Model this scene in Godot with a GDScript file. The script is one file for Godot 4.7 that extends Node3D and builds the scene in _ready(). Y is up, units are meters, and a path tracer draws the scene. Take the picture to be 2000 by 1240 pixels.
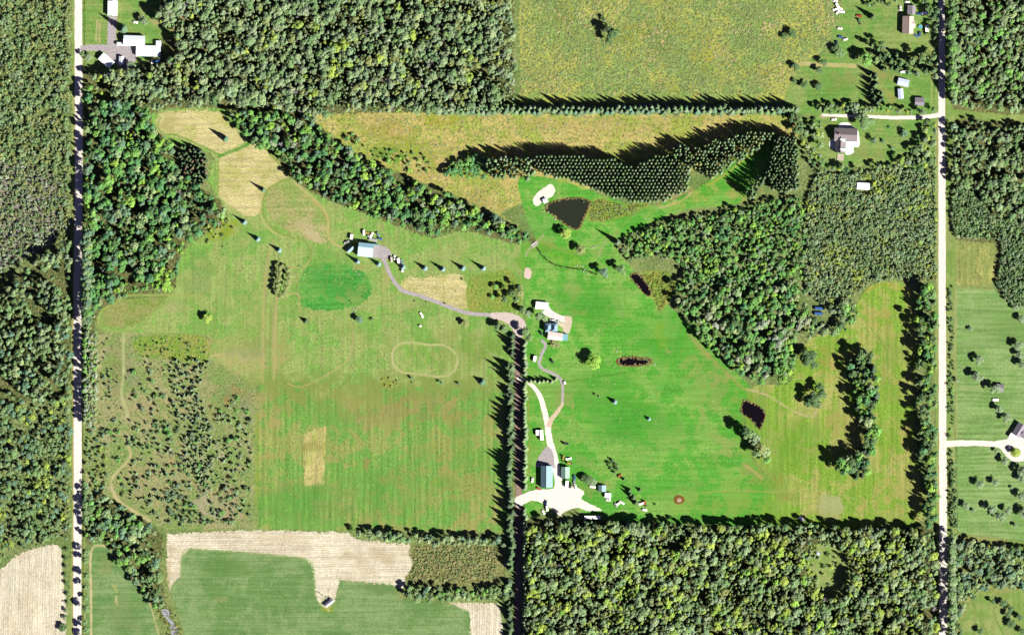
extends Node3D
# Aerial view over farmland. Plan coordinates below are in half-metre-like survey units (0.475 m), x to the east, y to the south,
# measured from the north-west corner of the survey; at() turns them into metres on the ground.

const S := 0.475
const KEX := 4.0            # how bright a sunlit white horizontal sheet would be on this exposure
const W := 2048
const H := 1270
const OX := 24
const OY := 15

var rng := RandomNumberGenerator.new()
var taken := {}
var M := {}
var ids := PackedByteArray()
var notree := PackedByteArray()
var land := PackedByteArray()
var n1 := PackedByteArray()
var n2 := PackedByteArray()
var n3 := PackedByteArray()
var n4 := PackedByteArray()
var n5 := PackedByteArray()
var n6 := PackedByteArray()
var lut := PackedByteArray()
var land_mat: StandardMaterial3D
var layer := 0

# ---------------------------------------------------------------- basics

func at(x: float, y: float, h := 0.0) -> Vector3:
	return Vector3((x - 1000.0) * S, h, (y - 620.0) * S)

func lin(r: float, g: float, b: float) -> Color:
	return Color(r / 255.0, g / 255.0, b / 255.0).srgb_to_linear()

# base colour of a surface that looks (r, g, b) when the sun falls on it lying flat
func seen(r: float, g: float, b: float) -> Color:
	var c := lin(r, g, b)
	return Color(minf(c.r / KEX, 0.85), minf(c.g / KEX, 0.85), minf(c.b / KEX, 0.85)).linear_to_srgb()

func mat(key: String, albedo: Color, rough := 0.85, metal := 0.0, spec := 0.3) -> StandardMaterial3D:
	if M.has(key):
		return M[key]
	var m := StandardMaterial3D.new()
	m.resource_name = key
	m.albedo_color = albedo
	m.roughness = rough
	m.metallic = metal
	m.metallic_specular = spec
	M[key] = m
	return m

func numbered(called: String) -> String:
	if not taken.has(called):
		taken[called] = 0
		return called
	taken[called] += 1
	return "%s_%03d" % [called, taken[called]]

func tag(o: Node, label: String, category: String, group := "", kind := "") -> void:
	o.set_meta("label", label)
	if category != "":
		o.set_meta("category", category)
	if group != "":
		o.set_meta("group", group)
	if kind != "":
		o.set_meta("kind", kind)

func thing(called: String, label: String, category: String, where: Vector3, turn := 0.0, group := "") -> Node3D:
	var o := Node3D.new()
	o.name = numbered(called)
	add_child(o)
	o.position = where
	o.rotation.y = turn
	tag(o, label, category, group)
	return o

func part(called: String, mesh: Mesh, m: Material, parent: Node, where := Vector3.ZERO, turn := Vector3.ZERO) -> MeshInstance3D:
	var o := MeshInstance3D.new()
	o.name = called
	o.mesh = mesh
	o.material_override = m
	o.position = where
	o.rotation = turn
	parent.add_child(o, true)
	return o

func arrays_mesh(v: PackedVector3Array, n: PackedVector3Array, c := PackedColorArray(), uv := PackedVector2Array()) -> ArrayMesh:
	var a := []
	a.resize(Mesh.ARRAY_MAX)
	a[Mesh.ARRAY_VERTEX] = v
	a[Mesh.ARRAY_NORMAL] = n
	if c.size():
		a[Mesh.ARRAY_COLOR] = c
	if uv.size():
		a[Mesh.ARRAY_TEX_UV] = uv
	var m := ArrayMesh.new()
	m.add_surface_from_arrays(Mesh.PRIMITIVE_TRIANGLES, a)
	return m

# ---------------------------------------------------------------- plan polygons

func pl(a: Array) -> PackedVector2Array:
	var p := PackedVector2Array()
	for i in range(0, a.size(), 2):
		p.append(Vector2(a[i], a[i + 1]))
	return p

func smooth(p: PackedVector2Array, steps := 4, closed := true) -> PackedVector2Array:
	var out := PackedVector2Array()
	var n := p.size()
	for i in (n if closed else n - 1):
		var a := p[(i - 1 + n) % n] if closed or i > 0 else p[0]
		var b := p[i]
		var c := p[(i + 1) % n]
		var d := p[(i + 2) % n] if closed or i + 2 < n else p[n - 1]
		for k in steps:
			var t := float(k) / steps
			out.append(b.cubic_interpolate(c, a, d, t))
	if not closed:
		out.append(p[n - 1])
	return out

func ribbon(p: PackedVector2Array, w0: float, w1: float) -> PackedVector2Array:
	var left := PackedVector2Array()
	var right := PackedVector2Array()
	for i in p.size():
		var d := (p[mini(i + 1, p.size() - 1)] - p[maxi(i - 1, 0)]).normalized()
		var side := Vector2(-d.y, d.x) * lerpf(w0, w1, float(i) / maxf(1.0, p.size() - 1)) * 0.5
		left.append(p[i] + side)
		right.append(p[i] - side)
	right.reverse()
	left.append_array(right)
	return left

func fill(buf: PackedByteArray, p: PackedVector2Array, value: int) -> PackedByteArray:
	var y0 := H
	var y1 := 0
	for q in p:
		y0 = mini(y0, int(floor(q.y)) + OY)
		y1 = maxi(y1, int(ceil(q.y)) + OY)
	y0 = maxi(y0, 0)
	y1 = mini(y1, H - 1)
	var n := p.size()
	for y in range(y0, y1 + 1):
		var fy := float(y - OY) + 0.37
		var xs := []
		for i in n:
			var a := p[i]
			var b := p[(i + 1) % n]
			if (a.y <= fy) != (b.y <= fy):
				xs.append(a.x + (fy - a.y) / (b.y - a.y) * (b.x - a.x))
		xs.sort()
		for k in range(0, xs.size() - 1, 2):
			var x0 := maxi(int(round(xs[k])) + OX, 0)
			var x1 := mini(int(round(xs[k + 1])) + OX, W)
			var row := y * W
			for x in range(x0, x1):
				buf[row + x] = value
	return buf

func sheet_mesh(p: PackedVector2Array) -> ArrayMesh:
	var clean := PackedVector2Array()
	for q in p:
		if clean.is_empty() or clean[clean.size() - 1].distance_to(q) > 0.05:
			clean.append(q)
	var tri := Geometry2D.triangulate_polygon(clean)
	if tri.is_empty():
		tri = Geometry2D.triangulate_delaunay(clean)
	var v := PackedVector3Array()
	var n := PackedVector3Array()
	var uv := PackedVector2Array()
	for k in range(0, tri.size(), 3):
		var a := clean[tri[k]]
		var b := clean[tri[k + 1]]
		var c := clean[tri[k + 2]]
		if (b - a).cross(c - a) < 0.0:
			var t := b
			b = c
			c = t
		for q in [a, b, c]:
			v.append(at(q.x, q.y))
			n.append(Vector3.UP)
			uv.append(Vector2((q.x + OX) / W, (q.y + OY) / H))
	return arrays_mesh(v, n, PackedColorArray(), uv)

func sheet(called: String, label: String, category: String, p: PackedVector2Array, m: Material, height := -1.0) -> MeshInstance3D:
	var o := MeshInstance3D.new()
	o.name = numbered(called)
	o.mesh = sheet_mesh(p)
	o.material_override = m
	add_child(o)
	layer += 1
	o.position.y = (0.01 + 0.003 * layer) if height < 0.0 else height
	tag(o, label, category, "", "structure")
	return o

# ---------------------------------------------------------------- the land's colours

# id: [colour a, colour b, coarse mix, mid mix, fine grain, white grain, stripe period, stripe angle, stripe strength]
var LANDS := {}

func noise_bytes(freq: float, seed_: int, oct: int) -> PackedByteArray:
	var f := FastNoiseLite.new()
	f.noise_type = FastNoiseLite.TYPE_SIMPLEX_SMOOTH
	f.seed = seed_
	f.frequency = freq
	f.fractal_octaves = oct
	f.fractal_type = FastNoiseLite.FRACTAL_FBM if oct > 1 else FastNoiseLite.FRACTAL_NONE
	return f.get_image(W, H, false, false, true).get_data()

# noise drawn out along one direction, as mowing and drilling leave it
func drawn_bytes(freq: float, seed_: int, wide: int, high: int) -> PackedByteArray:
	var f := FastNoiseLite.new()
	f.seed = seed_
	f.frequency = freq
	f.fractal_octaves = 3
	var im := f.get_image(wide, high, false, false, true)
	im.resize(W, H, Image.INTERPOLATE_BILINEAR)
	return im.get_data()

const STREAK := {3: [2, 0.1], 4: [1, 0.12], 5: [2, 0.16], 7: [1, 0.13], 8: [1, 0.2], 10: [2, 0.16], 11: [2, 0.09], 13: [2, 0.09], 14: [2, 0.14], 15: [1, 0.16], 16: [1, 0.12], 21: [1, 0.16], 24: [1, 0.1], 25: [2, 0.1], 6: [2, 0.12], 17: [2, 0.1]}

func land_def(id: int, a: Array, b: Array, coarse: float, mid: float, fine: float, white: float, period := 0.0, angle := 0.0, strength := 0.0) -> void:
	LANDS[id] = [lin(a[0], a[1], a[2]), lin(b[0], b[1], b[2]), coarse, mid, fine, white, period, angle, strength]

func code(v: float) -> int:
	return lut[clampi(int(v / KEX * 2047.0), 0, 2047)]

func paint_land() -> void:
	lut.resize(2048)
	for i in 2048:
		lut[i] = int(round(Color(i / 2047.0, 0, 0).linear_to_srgb().r * 255.0))
	land.resize(W * H * 3)
	var ar := PackedFloat32Array()
	var ag := PackedFloat32Array()
	var ab := PackedFloat32Array()
	var br := PackedFloat32Array()
	var bg := PackedFloat32Array()
	var bb := PackedFloat32Array()
	var kc := PackedFloat32Array()
	var km := PackedFloat32Array()
	var kf := PackedFloat32Array()
	var kw := PackedFloat32Array()
	var sx := PackedFloat32Array()
	var sy := PackedFloat32Array()
	var ss := PackedFloat32Array()
	var kv := PackedFloat32Array()
	var kh := PackedFloat32Array()
	for arr in [ar, ag, ab, br, bg, bb, kc, km, kf, kw, sx, sy, ss, kv, kh]:
		arr.resize(64)
	for id in LANDS:
		var d: Array = LANDS[id]
		ar[id] = d[0].r
		ag[id] = d[0].g
		ab[id] = d[0].b
		br[id] = d[1].r
		bg[id] = d[1].g
		bb[id] = d[1].b
		kc[id] = d[2] / 90.0
		km[id] = d[3] / 90.0
		kf[id] = d[4] / 90.0
		kw[id] = d[5] / 128.0
		if d[6] > 0.0:
			sx[id] = TAU / d[6] * cos(deg_to_rad(d[7]))
			sy[id] = TAU / d[6] * sin(deg_to_rad(d[7]))
			ss[id] = d[8]
	for id in STREAK:
		if STREAK[id][0] == 1:
			kv[id] = STREAK[id][1] / 70.0
		else:
			kh[id] = STREAK[id][1] / 70.0
	var scale := 2047.0 / KEX
	for y in H:
		var row := y * W
		for x in W:
			var i := row + x
			var a := n1[i] - 128
			var b := n2[i] - 128
			var c := n3[i] - 128
			var d := n4[i] - 128
			var xx := clampi(x + (b * 3 + c * 3 + d * 2) / 128, 0, W - 1)
			var yy := clampi(y + (c * 4 - b * 2 - d * 2) / 128, 0, H - 1)
			var id := ids[yy * W + xx]
			var t := clampf(0.5 + a * kc[id] + b * km[id] + c * kf[id] * 0.5, 0.0, 1.0)
			var f := 1.0 + c * kf[id] + d * kw[id] + (n5[i] - 128) * kv[id] + (n6[i] - 128) * kh[id]
			t = clampf(t + ((n5[i] - 128) * kv[id] + (n6[i] - 128) * kh[id]) * 1.5, 0.0, 1.0)
			if ss[id] > 0.0:
				f += ss[id] * sin(x * sx[id] + y * sy[id] + (a + b * 0.4) * 0.02) * (0.7 + c * 0.004)
			f = maxf(f, 0.12) * scale
			var u := 1.0 - t
			var o := i * 3
			land[o] = lut[mini(int((ar[id] * u + br[id] * t) * f), 2047)]
			land[o + 1] = lut[mini(int((ag[id] * u + bg[id] * t) * f), 2047)]
			land[o + 2] = lut[mini(int((ab[id] * u + bb[id] * t) * f), 2047)]

# a patch of other ground cover with a ragged outline
func blotch(cx: float, cy: float, rx: float, ry: float, deg: float, col: Array, alpha: float, rag := 1.0) -> void:
	var l := lin(col[0], col[1], col[2])
	var r := code(l.r)
	var g := code(l.g)
	var b := code(l.b)
	var big := maxf(rx, ry) * 1.3
	var ca := cos(deg_to_rad(deg))
	var sa := sin(deg_to_rad(deg))
	for y in range(maxi(0, int(cy - big) + OY), mini(H, int(cy + big) + OY)):
		for x in range(maxi(0, int(cx - big) + OX), mini(W, int(cx + big) + OX)):
			var dx := x - OX - cx
			var dy := y - OY - cy
			var u := (dx * ca + dy * sa) / rx
			var v := (-dx * sa + dy * ca) / ry
			var q := u * u + v * v
			if q > 1.7:
				continue
			var i := y * W + x
			var k := 1.0 - q + (n2[i] - 128) * 0.010 * rag + (n3[i] - 128) * 0.008 * rag
			if k <= 0.0:
				continue
			k = minf(k * 1.8, 1.0) * alpha * (0.8 + (n4[i] - 128) * 0.0016)
			var o := i * 3
			land[o] = int(lerpf(land[o], r, k))
			land[o + 1] = int(lerpf(land[o + 1], g, k))
			land[o + 2] = int(lerpf(land[o + 2], b, k))

# a worn or mown track
func track(pts: Array, width: float, col: Array, alpha: float, closed := false) -> void:
	var p := smooth(pl(pts), 6, closed)
	if closed:
		p.append(p[0])
	var l := lin(col[0], col[1], col[2])
	var r := code(l.r)
	var g := code(l.g)
	var b := code(l.b)
	for k in p.size() - 1:
		var a := p[k]
		var e := p[k + 1]
		var lo := Vector2(minf(a.x, e.x), minf(a.y, e.y)) - Vector2.ONE * (width + 2)
		var hi := Vector2(maxf(a.x, e.x), maxf(a.y, e.y)) + Vector2.ONE * (width + 2)
		var d := (e - a)
		var len2 := maxf(d.length_squared(), 0.0001)
		for y in range(maxi(0, int(lo.y) + OY), mini(H, int(hi.y) + OY)):
			for x in range(maxi(0, int(lo.x) + OX), mini(W, int(hi.x) + OX)):
				var q := Vector2(x - OX, y - OY)
				var t := clampf((q - a).dot(d) / len2, 0.0, 1.0)
				if (t >= 1.0 and k < p.size() - 2) or (t <= 0.0 and k > 0):
					continue
				var i := y * W + x
				var far := q.distance_to(a + d * t) + (n3[i] - 128) * 0.010
				if far > width * 0.5 + 0.7:
					continue
				var m := clampf(width * 0.5 + 0.7 - far, 0.0, 1.0) * minf(alpha * 1.15, 1.0) * (0.9 + (n2[i] - 128) * 0.003)
				var o := i * 3
				land[o] = int(lerpf(land[o], r, m))
				land[o + 1] = int(lerpf(land[o + 1], g, m))
				land[o + 2] = int(lerpf(land[o + 2], b, m))

# ---------------------------------------------------------------- plants

var leafy: Array = []        # [crown, trunk, whole]
var conifers: Array = []
var pines: Array = []
var shrubs: Array = []
var deads: Array = []
var tufts: Array = []

class Soup:
	var v := PackedVector3Array()
	var n := PackedVector3Array()
	var c := PackedColorArray()

	func tri(a: Vector3, b: Vector3, d: Vector3, col: Color) -> void:
		var nn := (d - a).cross(b - a)
		if nn.length_squared() < 1e-12:
			return
		nn = nn.normalized()
		v.append(a)
		v.append(b)
		v.append(d)
		for k in 3:
			n.append(nn)
			c.append(col)

	func leaf(p: Vector3, dir: Vector3, size: float, roll: float, col: Color) -> void:
		var u := dir.cross(Vector3(0.31, 0.9, 0.27)).normalized()
		if u.length_squared() < 0.5:
			u = Vector3.RIGHT
		var w := dir.cross(u)
		var e := (u * cos(roll) + w * sin(roll)) * size
		var f := (w * cos(roll) - u * sin(roll)) * size * 0.72
		tri(p - e, p + f, p + e, col)
		tri(p - e, p + e, p - f, col)

	func tube(a: Vector3, b: Vector3, ra: float, rb: float, sides: int, col: Color) -> void:
		var d := (b - a).normalized()
		var u := d.cross(Vector3(0.9, 0.1, 0.4)).normalized()
		var w := d.cross(u)
		for k in sides:
			var t0 := TAU * k / sides
			var t1 := TAU * (k + 1) / sides
			var o0 := u * cos(t0) + w * sin(t0)
			var o1 := u * cos(t1) + w * sin(t1)
			tri(a + o0 * ra, a + o1 * ra, b + o1 * rb, col)
			tri(a + o0 * ra, b + o1 * rb, b + o0 * rb, col)

	func add(o: Soup, tint := Color.WHITE) -> void:
		v.append_array(o.v)
		n.append_array(o.n)
		for k in o.c:
			c.append(k * tint)

	func mesh() -> ArrayMesh:
		var a := []
		a.resize(Mesh.ARRAY_MAX)
		a[Mesh.ARRAY_VERTEX] = v
		a[Mesh.ARRAY_NORMAL] = n
		a[Mesh.ARRAY_COLOR] = c
		var m := ArrayMesh.new()
		m.add_surface_from_arrays(Mesh.PRIMITIVE_TRIANGLES, a)
		return m

func rand_dir(r: RandomNumberGenerator) -> Vector3:
	var y := r.randf_range(-1.0, 1.0)
	var t := r.randf() * TAU
	var q := sqrt(1.0 - y * y)
	return Vector3(q * cos(t), y, q * sin(t))

func three(crown: Soup, trunk: Soup) -> Array:
	var whole := Soup.new()
	whole.add(crown)
	whole.add(trunk, Color(0.9, 0.55, 0.6))
	return [crown.mesh(), trunk.mesh(), whole.mesh()]

# broad crown of leaf clumps: 3 m crown radius, 10 m high
func make_leafy(seed_: int, lobes: int, leaves: int, low: float) -> Array:
	var r := RandomNumberGenerator.new()
	r.seed = seed_
	var cr := Soup.new()
	var tk := Soup.new()
	var centres := []
	var mid := (10.0 + low) * 0.5
	var half := (10.0 - low) * 0.5
	for k in lobes:
		var d := rand_dir(r)
		d.y = absf(d.y) * 1.1 - 0.3
		var out := r.randf_range(0.75, 1.08)
		var rad := r.randf_range(0.75, 1.2)
		centres.append([Vector3(d.x * 2.05 * out, mid + d.y * (half - 0.8), d.z * 2.05 * out), rad])
	centres.append([Vector3(r.randf_range(-0.5, 0.5), 10.0 - 1.1, r.randf_range(-0.5, 0.5)), 1.15])
	centres.append([Vector3(0, mid, 0), 1.3])
	for k in leaves:
		var q: Array = centres[r.randi() % centres.size()]
		var d := rand_dir(r)
		if d.y < -0.35:
			d.y = -d.y
		var p: Vector3 = q[0] + d * Vector3(1, 1.05, 1) * q[1] * r.randf_range(0.72, 1.08)
		var tone := r.randf_range(0.72, 1.25)
		cr.leaf(p, (d * 0.8 + Vector3(0, 0.35, 0) + rand_dir(r) * 0.42).normalized(), r.randf_range(0.24, 0.44), r.randf() * TAU, Color(tone * r.randf_range(0.92, 1.08), tone, tone * r.randf_range(0.85, 1.1)))
	tk.tube(Vector3.ZERO, Vector3(0.1, mid, 0.05), 0.24, 0.12, 6, Color(1, 1, 1))
	for q in centres.slice(0, 5):
		tk.tube(Vector3(0.05, low + 0.2, 0.02), q[0], 0.11, 0.04, 4, Color(1, 1, 1))
	return three(cr, tk)

# layered spruce: 1.9 m radius, 10 m high
func make_conifer(seed_: int, tiers: int, full: float) -> Array:
	var r := RandomNumberGenerator.new()
	r.seed = seed_
	var cr := Soup.new()
	var tk := Soup.new()
	for k in tiers:
		var t := float(k) / tiers
		var y := 0.9 + 9.0 * t
		var rad := 1.9 * pow(1.0 - t, full) * r.randf_range(0.85, 1.1) + 0.12
		var nb := maxi(5, int(11 * (1.0 - t * 0.6)))
		var off := r.randf() * TAU
		for b in nb:
			var a := off + TAU * b / nb + r.randf_range(-0.2, 0.2)
			var rr := rad * r.randf_range(0.78, 1.08)
			var d := Vector3(cos(a), 0, sin(a))
			var s := Vector3(-d.z, 0, d.x)
			var root := Vector3(0, y + 0.35, 0)
			var tip := d * rr + Vector3(0, y - 0.22 * rr, 0)
			var w := rr * 0.36 + 0.08
			var m := d * rr * 0.55 + Vector3(0, y + 0.16, 0)
			var tone := r.randf_range(0.75, 1.2)
			var col := Color(tone, tone, tone * r.randf_range(0.9, 1.1))
			cr.tri(root, m + s * w, tip, col)
			cr.tri(root, tip, m - s * w, col)
			cr.tri(m + s * w - Vector3(0, 0.2, 0), tip, m + d * rr * 0.1 - Vector3(0, 0.38, 0), col * 0.95)
			cr.tri(m - s * w - Vector3(0, 0.2, 0), m + d * rr * 0.1 - Vector3(0, 0.38, 0), tip, col * 0.95)
	cr.tri(Vector3(-0.07, 9.6, 0), Vector3(0.07, 9.6, 0.05), Vector3(0, 10.2, 0), Color.WHITE)
	tk.tube(Vector3.ZERO, Vector3(0, 9.5, 0), 0.2, 0.03, 6, Color.WHITE)
	return three(cr, tk)

# plantation pine: clumped needles high on a bare stem
func make_pine(seed_: int) -> Array:
	var r := RandomNumberGenerator.new()
	r.seed = seed_
	var cr := Soup.new()
	var tk := Soup.new()
	for k in 300:
		var t := pow(r.randf(), 0.75)
		var y := 2.2 + 7.8 * t
		var rad := 1.9 * pow(1.0 - t, 0.5) + 0.15
		var a := r.randf() * TAU
		var q := sqrt(r.randf()) * rad
		var p := Vector3(cos(a) * q, y - q * 0.15, sin(a) * q)
		var d := (Vector3(cos(a), 0.9, sin(a)) + rand_dir(r) * 0.45).normalized()
		var tone := r.randf_range(0.7, 1.25)
		cr.leaf(p, d, r.randf_range(0.3, 0.52), r.randf() * TAU, Color(tone, tone, tone))
	cr.tri(Vector3(-0.1, 9.5, 0), Vector3(0.1, 9.5, 0.05), Vector3(0, 10.2, 0), Color.WHITE)
	tk.tube(Vector3.ZERO, Vector3(0, 9.4, 0), 0.2, 0.03, 6, Color.WHITE)
	return three(cr, tk)

# low bush: 1 m radius, 2 m high
func make_shrub(seed_: int, leaves: int) -> Array:
	var r := RandomNumberGenerator.new()
	r.seed = seed_
	var cr := Soup.new()
	var tk := Soup.new()
	var centres := []
	for k in 5:
		centres.append([Vector3(r.randf_range(-0.5, 0.5), r.randf_range(0.7, 1.35), r.randf_range(-0.5, 0.5)), r.randf_range(0.4, 0.62)])
	for k in leaves:
		var q: Array = centres[r.randi() % 5]
		var d := rand_dir(r)
		if d.y < -0.5:
			d.y = -d.y
		var tone := r.randf_range(0.7, 1.25)
		cr.leaf(q[0] + d * q[1] * r.randf_range(0.75, 1.1), (d * 0.8 + Vector3(0, 0.4, 0) + rand_dir(r) * 0.45).normalized(), r.randf_range(0.15, 0.27), r.randf() * TAU, Color(tone * r.randf_range(0.92, 1.08), tone, tone * r.randf_range(0.85, 1.1)))
	for q in centres:
		tk.tube(Vector3.ZERO, q[0], 0.06, 0.02, 4, Color.WHITE)
	return three(cr, tk)

# bare grey tree
func make_dead(seed_: int) -> Array:
	var r := RandomNumberGenerator.new()
	r.seed = seed_
	var cr := Soup.new()
	var tk := Soup.new()
	tk.tube(Vector3.ZERO, Vector3(0.2, 8.5, 0.1), 0.22, 0.05, 5, Color.WHITE)
	for k in 22:
		var y := r.randf_range(3.0, 8.6)
		var a := r.randf() * TAU
		var len := r.randf_range(1.2, 3.0) * (1.15 - y / 14.0)
		var tip := Vector3(cos(a) * len, y + r.randf_range(0.3, 1.6), sin(a) * len)
		cr.tube(Vector3(0.02 * y, y, 0), tip, 0.11, 0.04, 3, Color(1, 1, 1) * r.randf_range(0.8, 1.2))
		for j in 3:
			var m := Vector3(0, y, 0).lerp(tip, r.randf_range(0.4, 0.9))
			cr.tube(m, m + rand_dir(r) * Vector3(1, 0.5, 1) * r.randf_range(0.5, 1.1) + Vector3(0, 0.3, 0), 0.07, 0.03, 3, Color(1, 1, 1) * r.randf_range(0.8, 1.2))
	return three(cr, tk)

# clump of tall weeds: 0.8 m radius, 0.8 m high
func make_tuft(seed_: int) -> Array:
	var r := RandomNumberGenerator.new()
	r.seed = seed_
	var cr := Soup.new()
	for k in 26:
		var a := r.randf() * TAU
		var q := sqrt(r.randf()) * 0.75
		var base := Vector3(cos(a) * q, 0.0, sin(a) * q)
		var lean := Vector3(r.randf_range(-0.35, 0.35), r.randf_range(0.45, 0.95), r.randf_range(-0.35, 0.35))
		var t := r.randf() * TAU
		var s := Vector3(cos(t), 0, sin(t)) * r.randf_range(0.12, 0.24)
		var tone := r.randf_range(0.75, 1.25)
		var col := Color(tone, tone, tone * 0.95)
		cr.tri(base - s, base + s, base + lean, col)
		cr.leaf(base + lean * r.randf_range(0.6, 1.0), (Vector3.UP + rand_dir(r) * 0.8).normalized(), r.randf_range(0.16, 0.3), t, col)
	var none := Soup.new()
	none.tube(Vector3.ZERO, Vector3(0, 0.3, 0), 0.02, 0.01, 3, Color.WHITE)
	return three(cr, none)

const BARE := {"leafy": 3.0, "conifer": 1.9, "pine": 1.9, "shrub": 1.0, "dead": 3.0, "tuft": 0.8}
const HIGH := {"leafy": 10.0, "conifer": 10.0, "pine": 10.0, "shrub": 2.0, "dead": 10.0, "tuft": 0.8}
const CATEGORY := {"leafy": "tree", "conifer": "tree", "pine": "tree", "shrub": "shrub", "dead": "tree"}
const CALLED := {"leafy": "leafy_tree", "conifer": "spruce_tree", "pine": "pine_tree", "shrub": "shrub", "dead": "dead_tree"}

func protos(kind: String) -> Array:
	match kind:
		"leafy": return leafy
		"conifer": return conifers
		"pine": return pines
		"shrub": return shrubs
		"dead": return deads
	return tufts

# base colours of foliage (linear)
var TONE := {
	"lush": Color(0.06, 0.15, 0.04), "emerald": Color(0.045, 0.125, 0.05), "lime": Color(0.115, 0.215, 0.035), "dull": Color(0.098, 0.15, 0.075), "ash": Color(0.12, 0.168, 0.1),
	"mid": Color(0.078, 0.135, 0.055), "deep": Color(0.045, 0.085, 0.035), "grey": Color(0.1, 0.148, 0.085), "pale": Color(0.125, 0.182, 0.09),
	"yellow": Color(0.145, 0.21, 0.04), "bright": Color(0.085, 0.19, 0.045), "olive": Color(0.115, 0.145, 0.055), "blue": Color(0.065, 0.125, 0.08),
	"spruce": Color(0.12, 0.2, 0.205), "fir": Color(0.035, 0.06, 0.032), "pine": Color(0.07, 0.11, 0.06), "silver": Color(0.15, 0.185, 0.14),
	"rust": Color(0.15, 0.11, 0.06), "twig": Color(0.17, 0.165, 0.175), "straw": Color(0.23, 0.215, 0.11), "gold": Color(0.17, 0.17, 0.04),
	"meadow": Color(0.15, 0.195, 0.075), "weed": Color(0.12, 0.175, 0.07), "redbrown": Color(0.08, 0.06, 0.04), "juniper": Color(0.075, 0.11, 0.065),
}

func leaf_mat(tone: String) -> StandardMaterial3D:
	var key := "leaves_" + tone
	if M.has(key):
		return M[key]
	var m := mat(key, TONE[tone].linear_to_srgb(), 0.75, 0.0, 0.25)
	m.vertex_color_use_as_albedo = true
	return m

var grown: Array = []         # everything scattered: [kind, variant, position, r, h, tint, zone, turn, tone]
var single_count := {}

func plant(kind: String, x: float, y: float, r: float, h: float, tone: String, label: String, group := "", called := "") -> Node3D:
	var set_ := protos(kind)
	var v := int(absf(x * 7.3 + y * 3.1)) % set_.size()
	var o := thing(called if called != "" else CALLED[kind], label, CATEGORY[kind], at(x, y), fmod(x * 1.7 + y * 2.3, TAU), group)
	if kind == "leafy":
		r *= 1.2
	var sc := Vector3(r / BARE[kind], h / HIGH[kind], r / BARE[kind])
	var a := part("trunk", set_[v][1], mat("bark", Color(0.3, 0.25, 0.21), 0.95), o)
	var b := part("crown", set_[v][0], leaf_mat(tone), o)
	a.scale = sc
	b.scale = sc
	single_count[kind] = single_count.get(kind, 0) + 1
	return o

# spread plants over a plan polygon on a jittered grid
func zone(z: Dictionary) -> void:
	var p := pl(z.poly)
	var lo := p[0]
	var hi := p[0]
	for q in p:
		lo = lo.min(q)
		hi = hi.max(q)
	var step: float = z.gap / S
	var gaps := FastNoiseLite.new()
	gaps.seed = int(z.get("seed", 3))
	gaps.frequency = z.get("gapfreq", 0.022)
	var tones: Array = z.tones
	var patch := FastNoiseLite.new()
	patch.seed = 77
	patch.frequency = 0.012
	var row := 0
	var y := lo.y
	while y < hi.y:
		row += 1
		var x := lo.x + (step * 0.5 if row % 2 else 0.0)
		while x < hi.x:
			var j: float = z.get("jitter", 0.42)
			var q := Vector2(x + rng.randf_range(-j, j) * step, y + rng.randf_range(-j, j) * step)
			x += step
			var chance := rng.randf()
			var size := rng.randf()
			var pick := rng.randf()
			var bright := rng.randf_range(0.8, 1.2)
			if not Geometry2D.is_point_in_polygon(q, p):
				continue
			var ix := clampi(int(q.x) + OX, 0, W - 1)
			var iy := clampi(int(q.y) + OY, 0, H - 1)
			if notree[iy * W + ix] and not z.get("over", false):
				continue
			if chance < z.get("drop", 0.0) or gaps.get_noise_2d(q.x, q.y) > z.get("open", 2.0):
				continue
			size = clampf(pow(size, z.get("skew", 1.5)) + patch.get_noise_2d(q.x * 1.9 + 500.0, q.y * 1.9) * 0.5, 0.0, 1.0)
			var r: float = lerpf(z.r[0], z.r[1], size)
			var h: float = lerpf(z.h[0], z.h[1], clampf(size * 0.4 + rng.randf() * 0.6, 0.0, 1.0))
			pick = clampf(pick * 0.7 + 0.15 + patch.get_noise_2d(q.x, q.y) * 0.75, 0.0, 0.999)
			var tone: String = tones[int(pick * tones.size())]
			var kind: String = z.kind
			if z.has("mix") and rng.randf() < z.mix[1]:
				kind = z.mix[0]
				tone = z.mix[2]
			var c: Color = TONE[tone] * bright
			c = Color(c.r * rng.randf_range(0.9, 1.1), c.g, c.b * rng.randf_range(0.88, 1.12))
			grown.append([kind, rng.randi() % protos(kind).size(), at(q.x, q.y), r, h, c, z, rng.randf() * TAU, tone])
		y += step * 0.88

func is_inside_view(p: Vector3) -> bool:
	return absf(p.x) < 474.0 and absf(p.z) < 293.0

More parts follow.
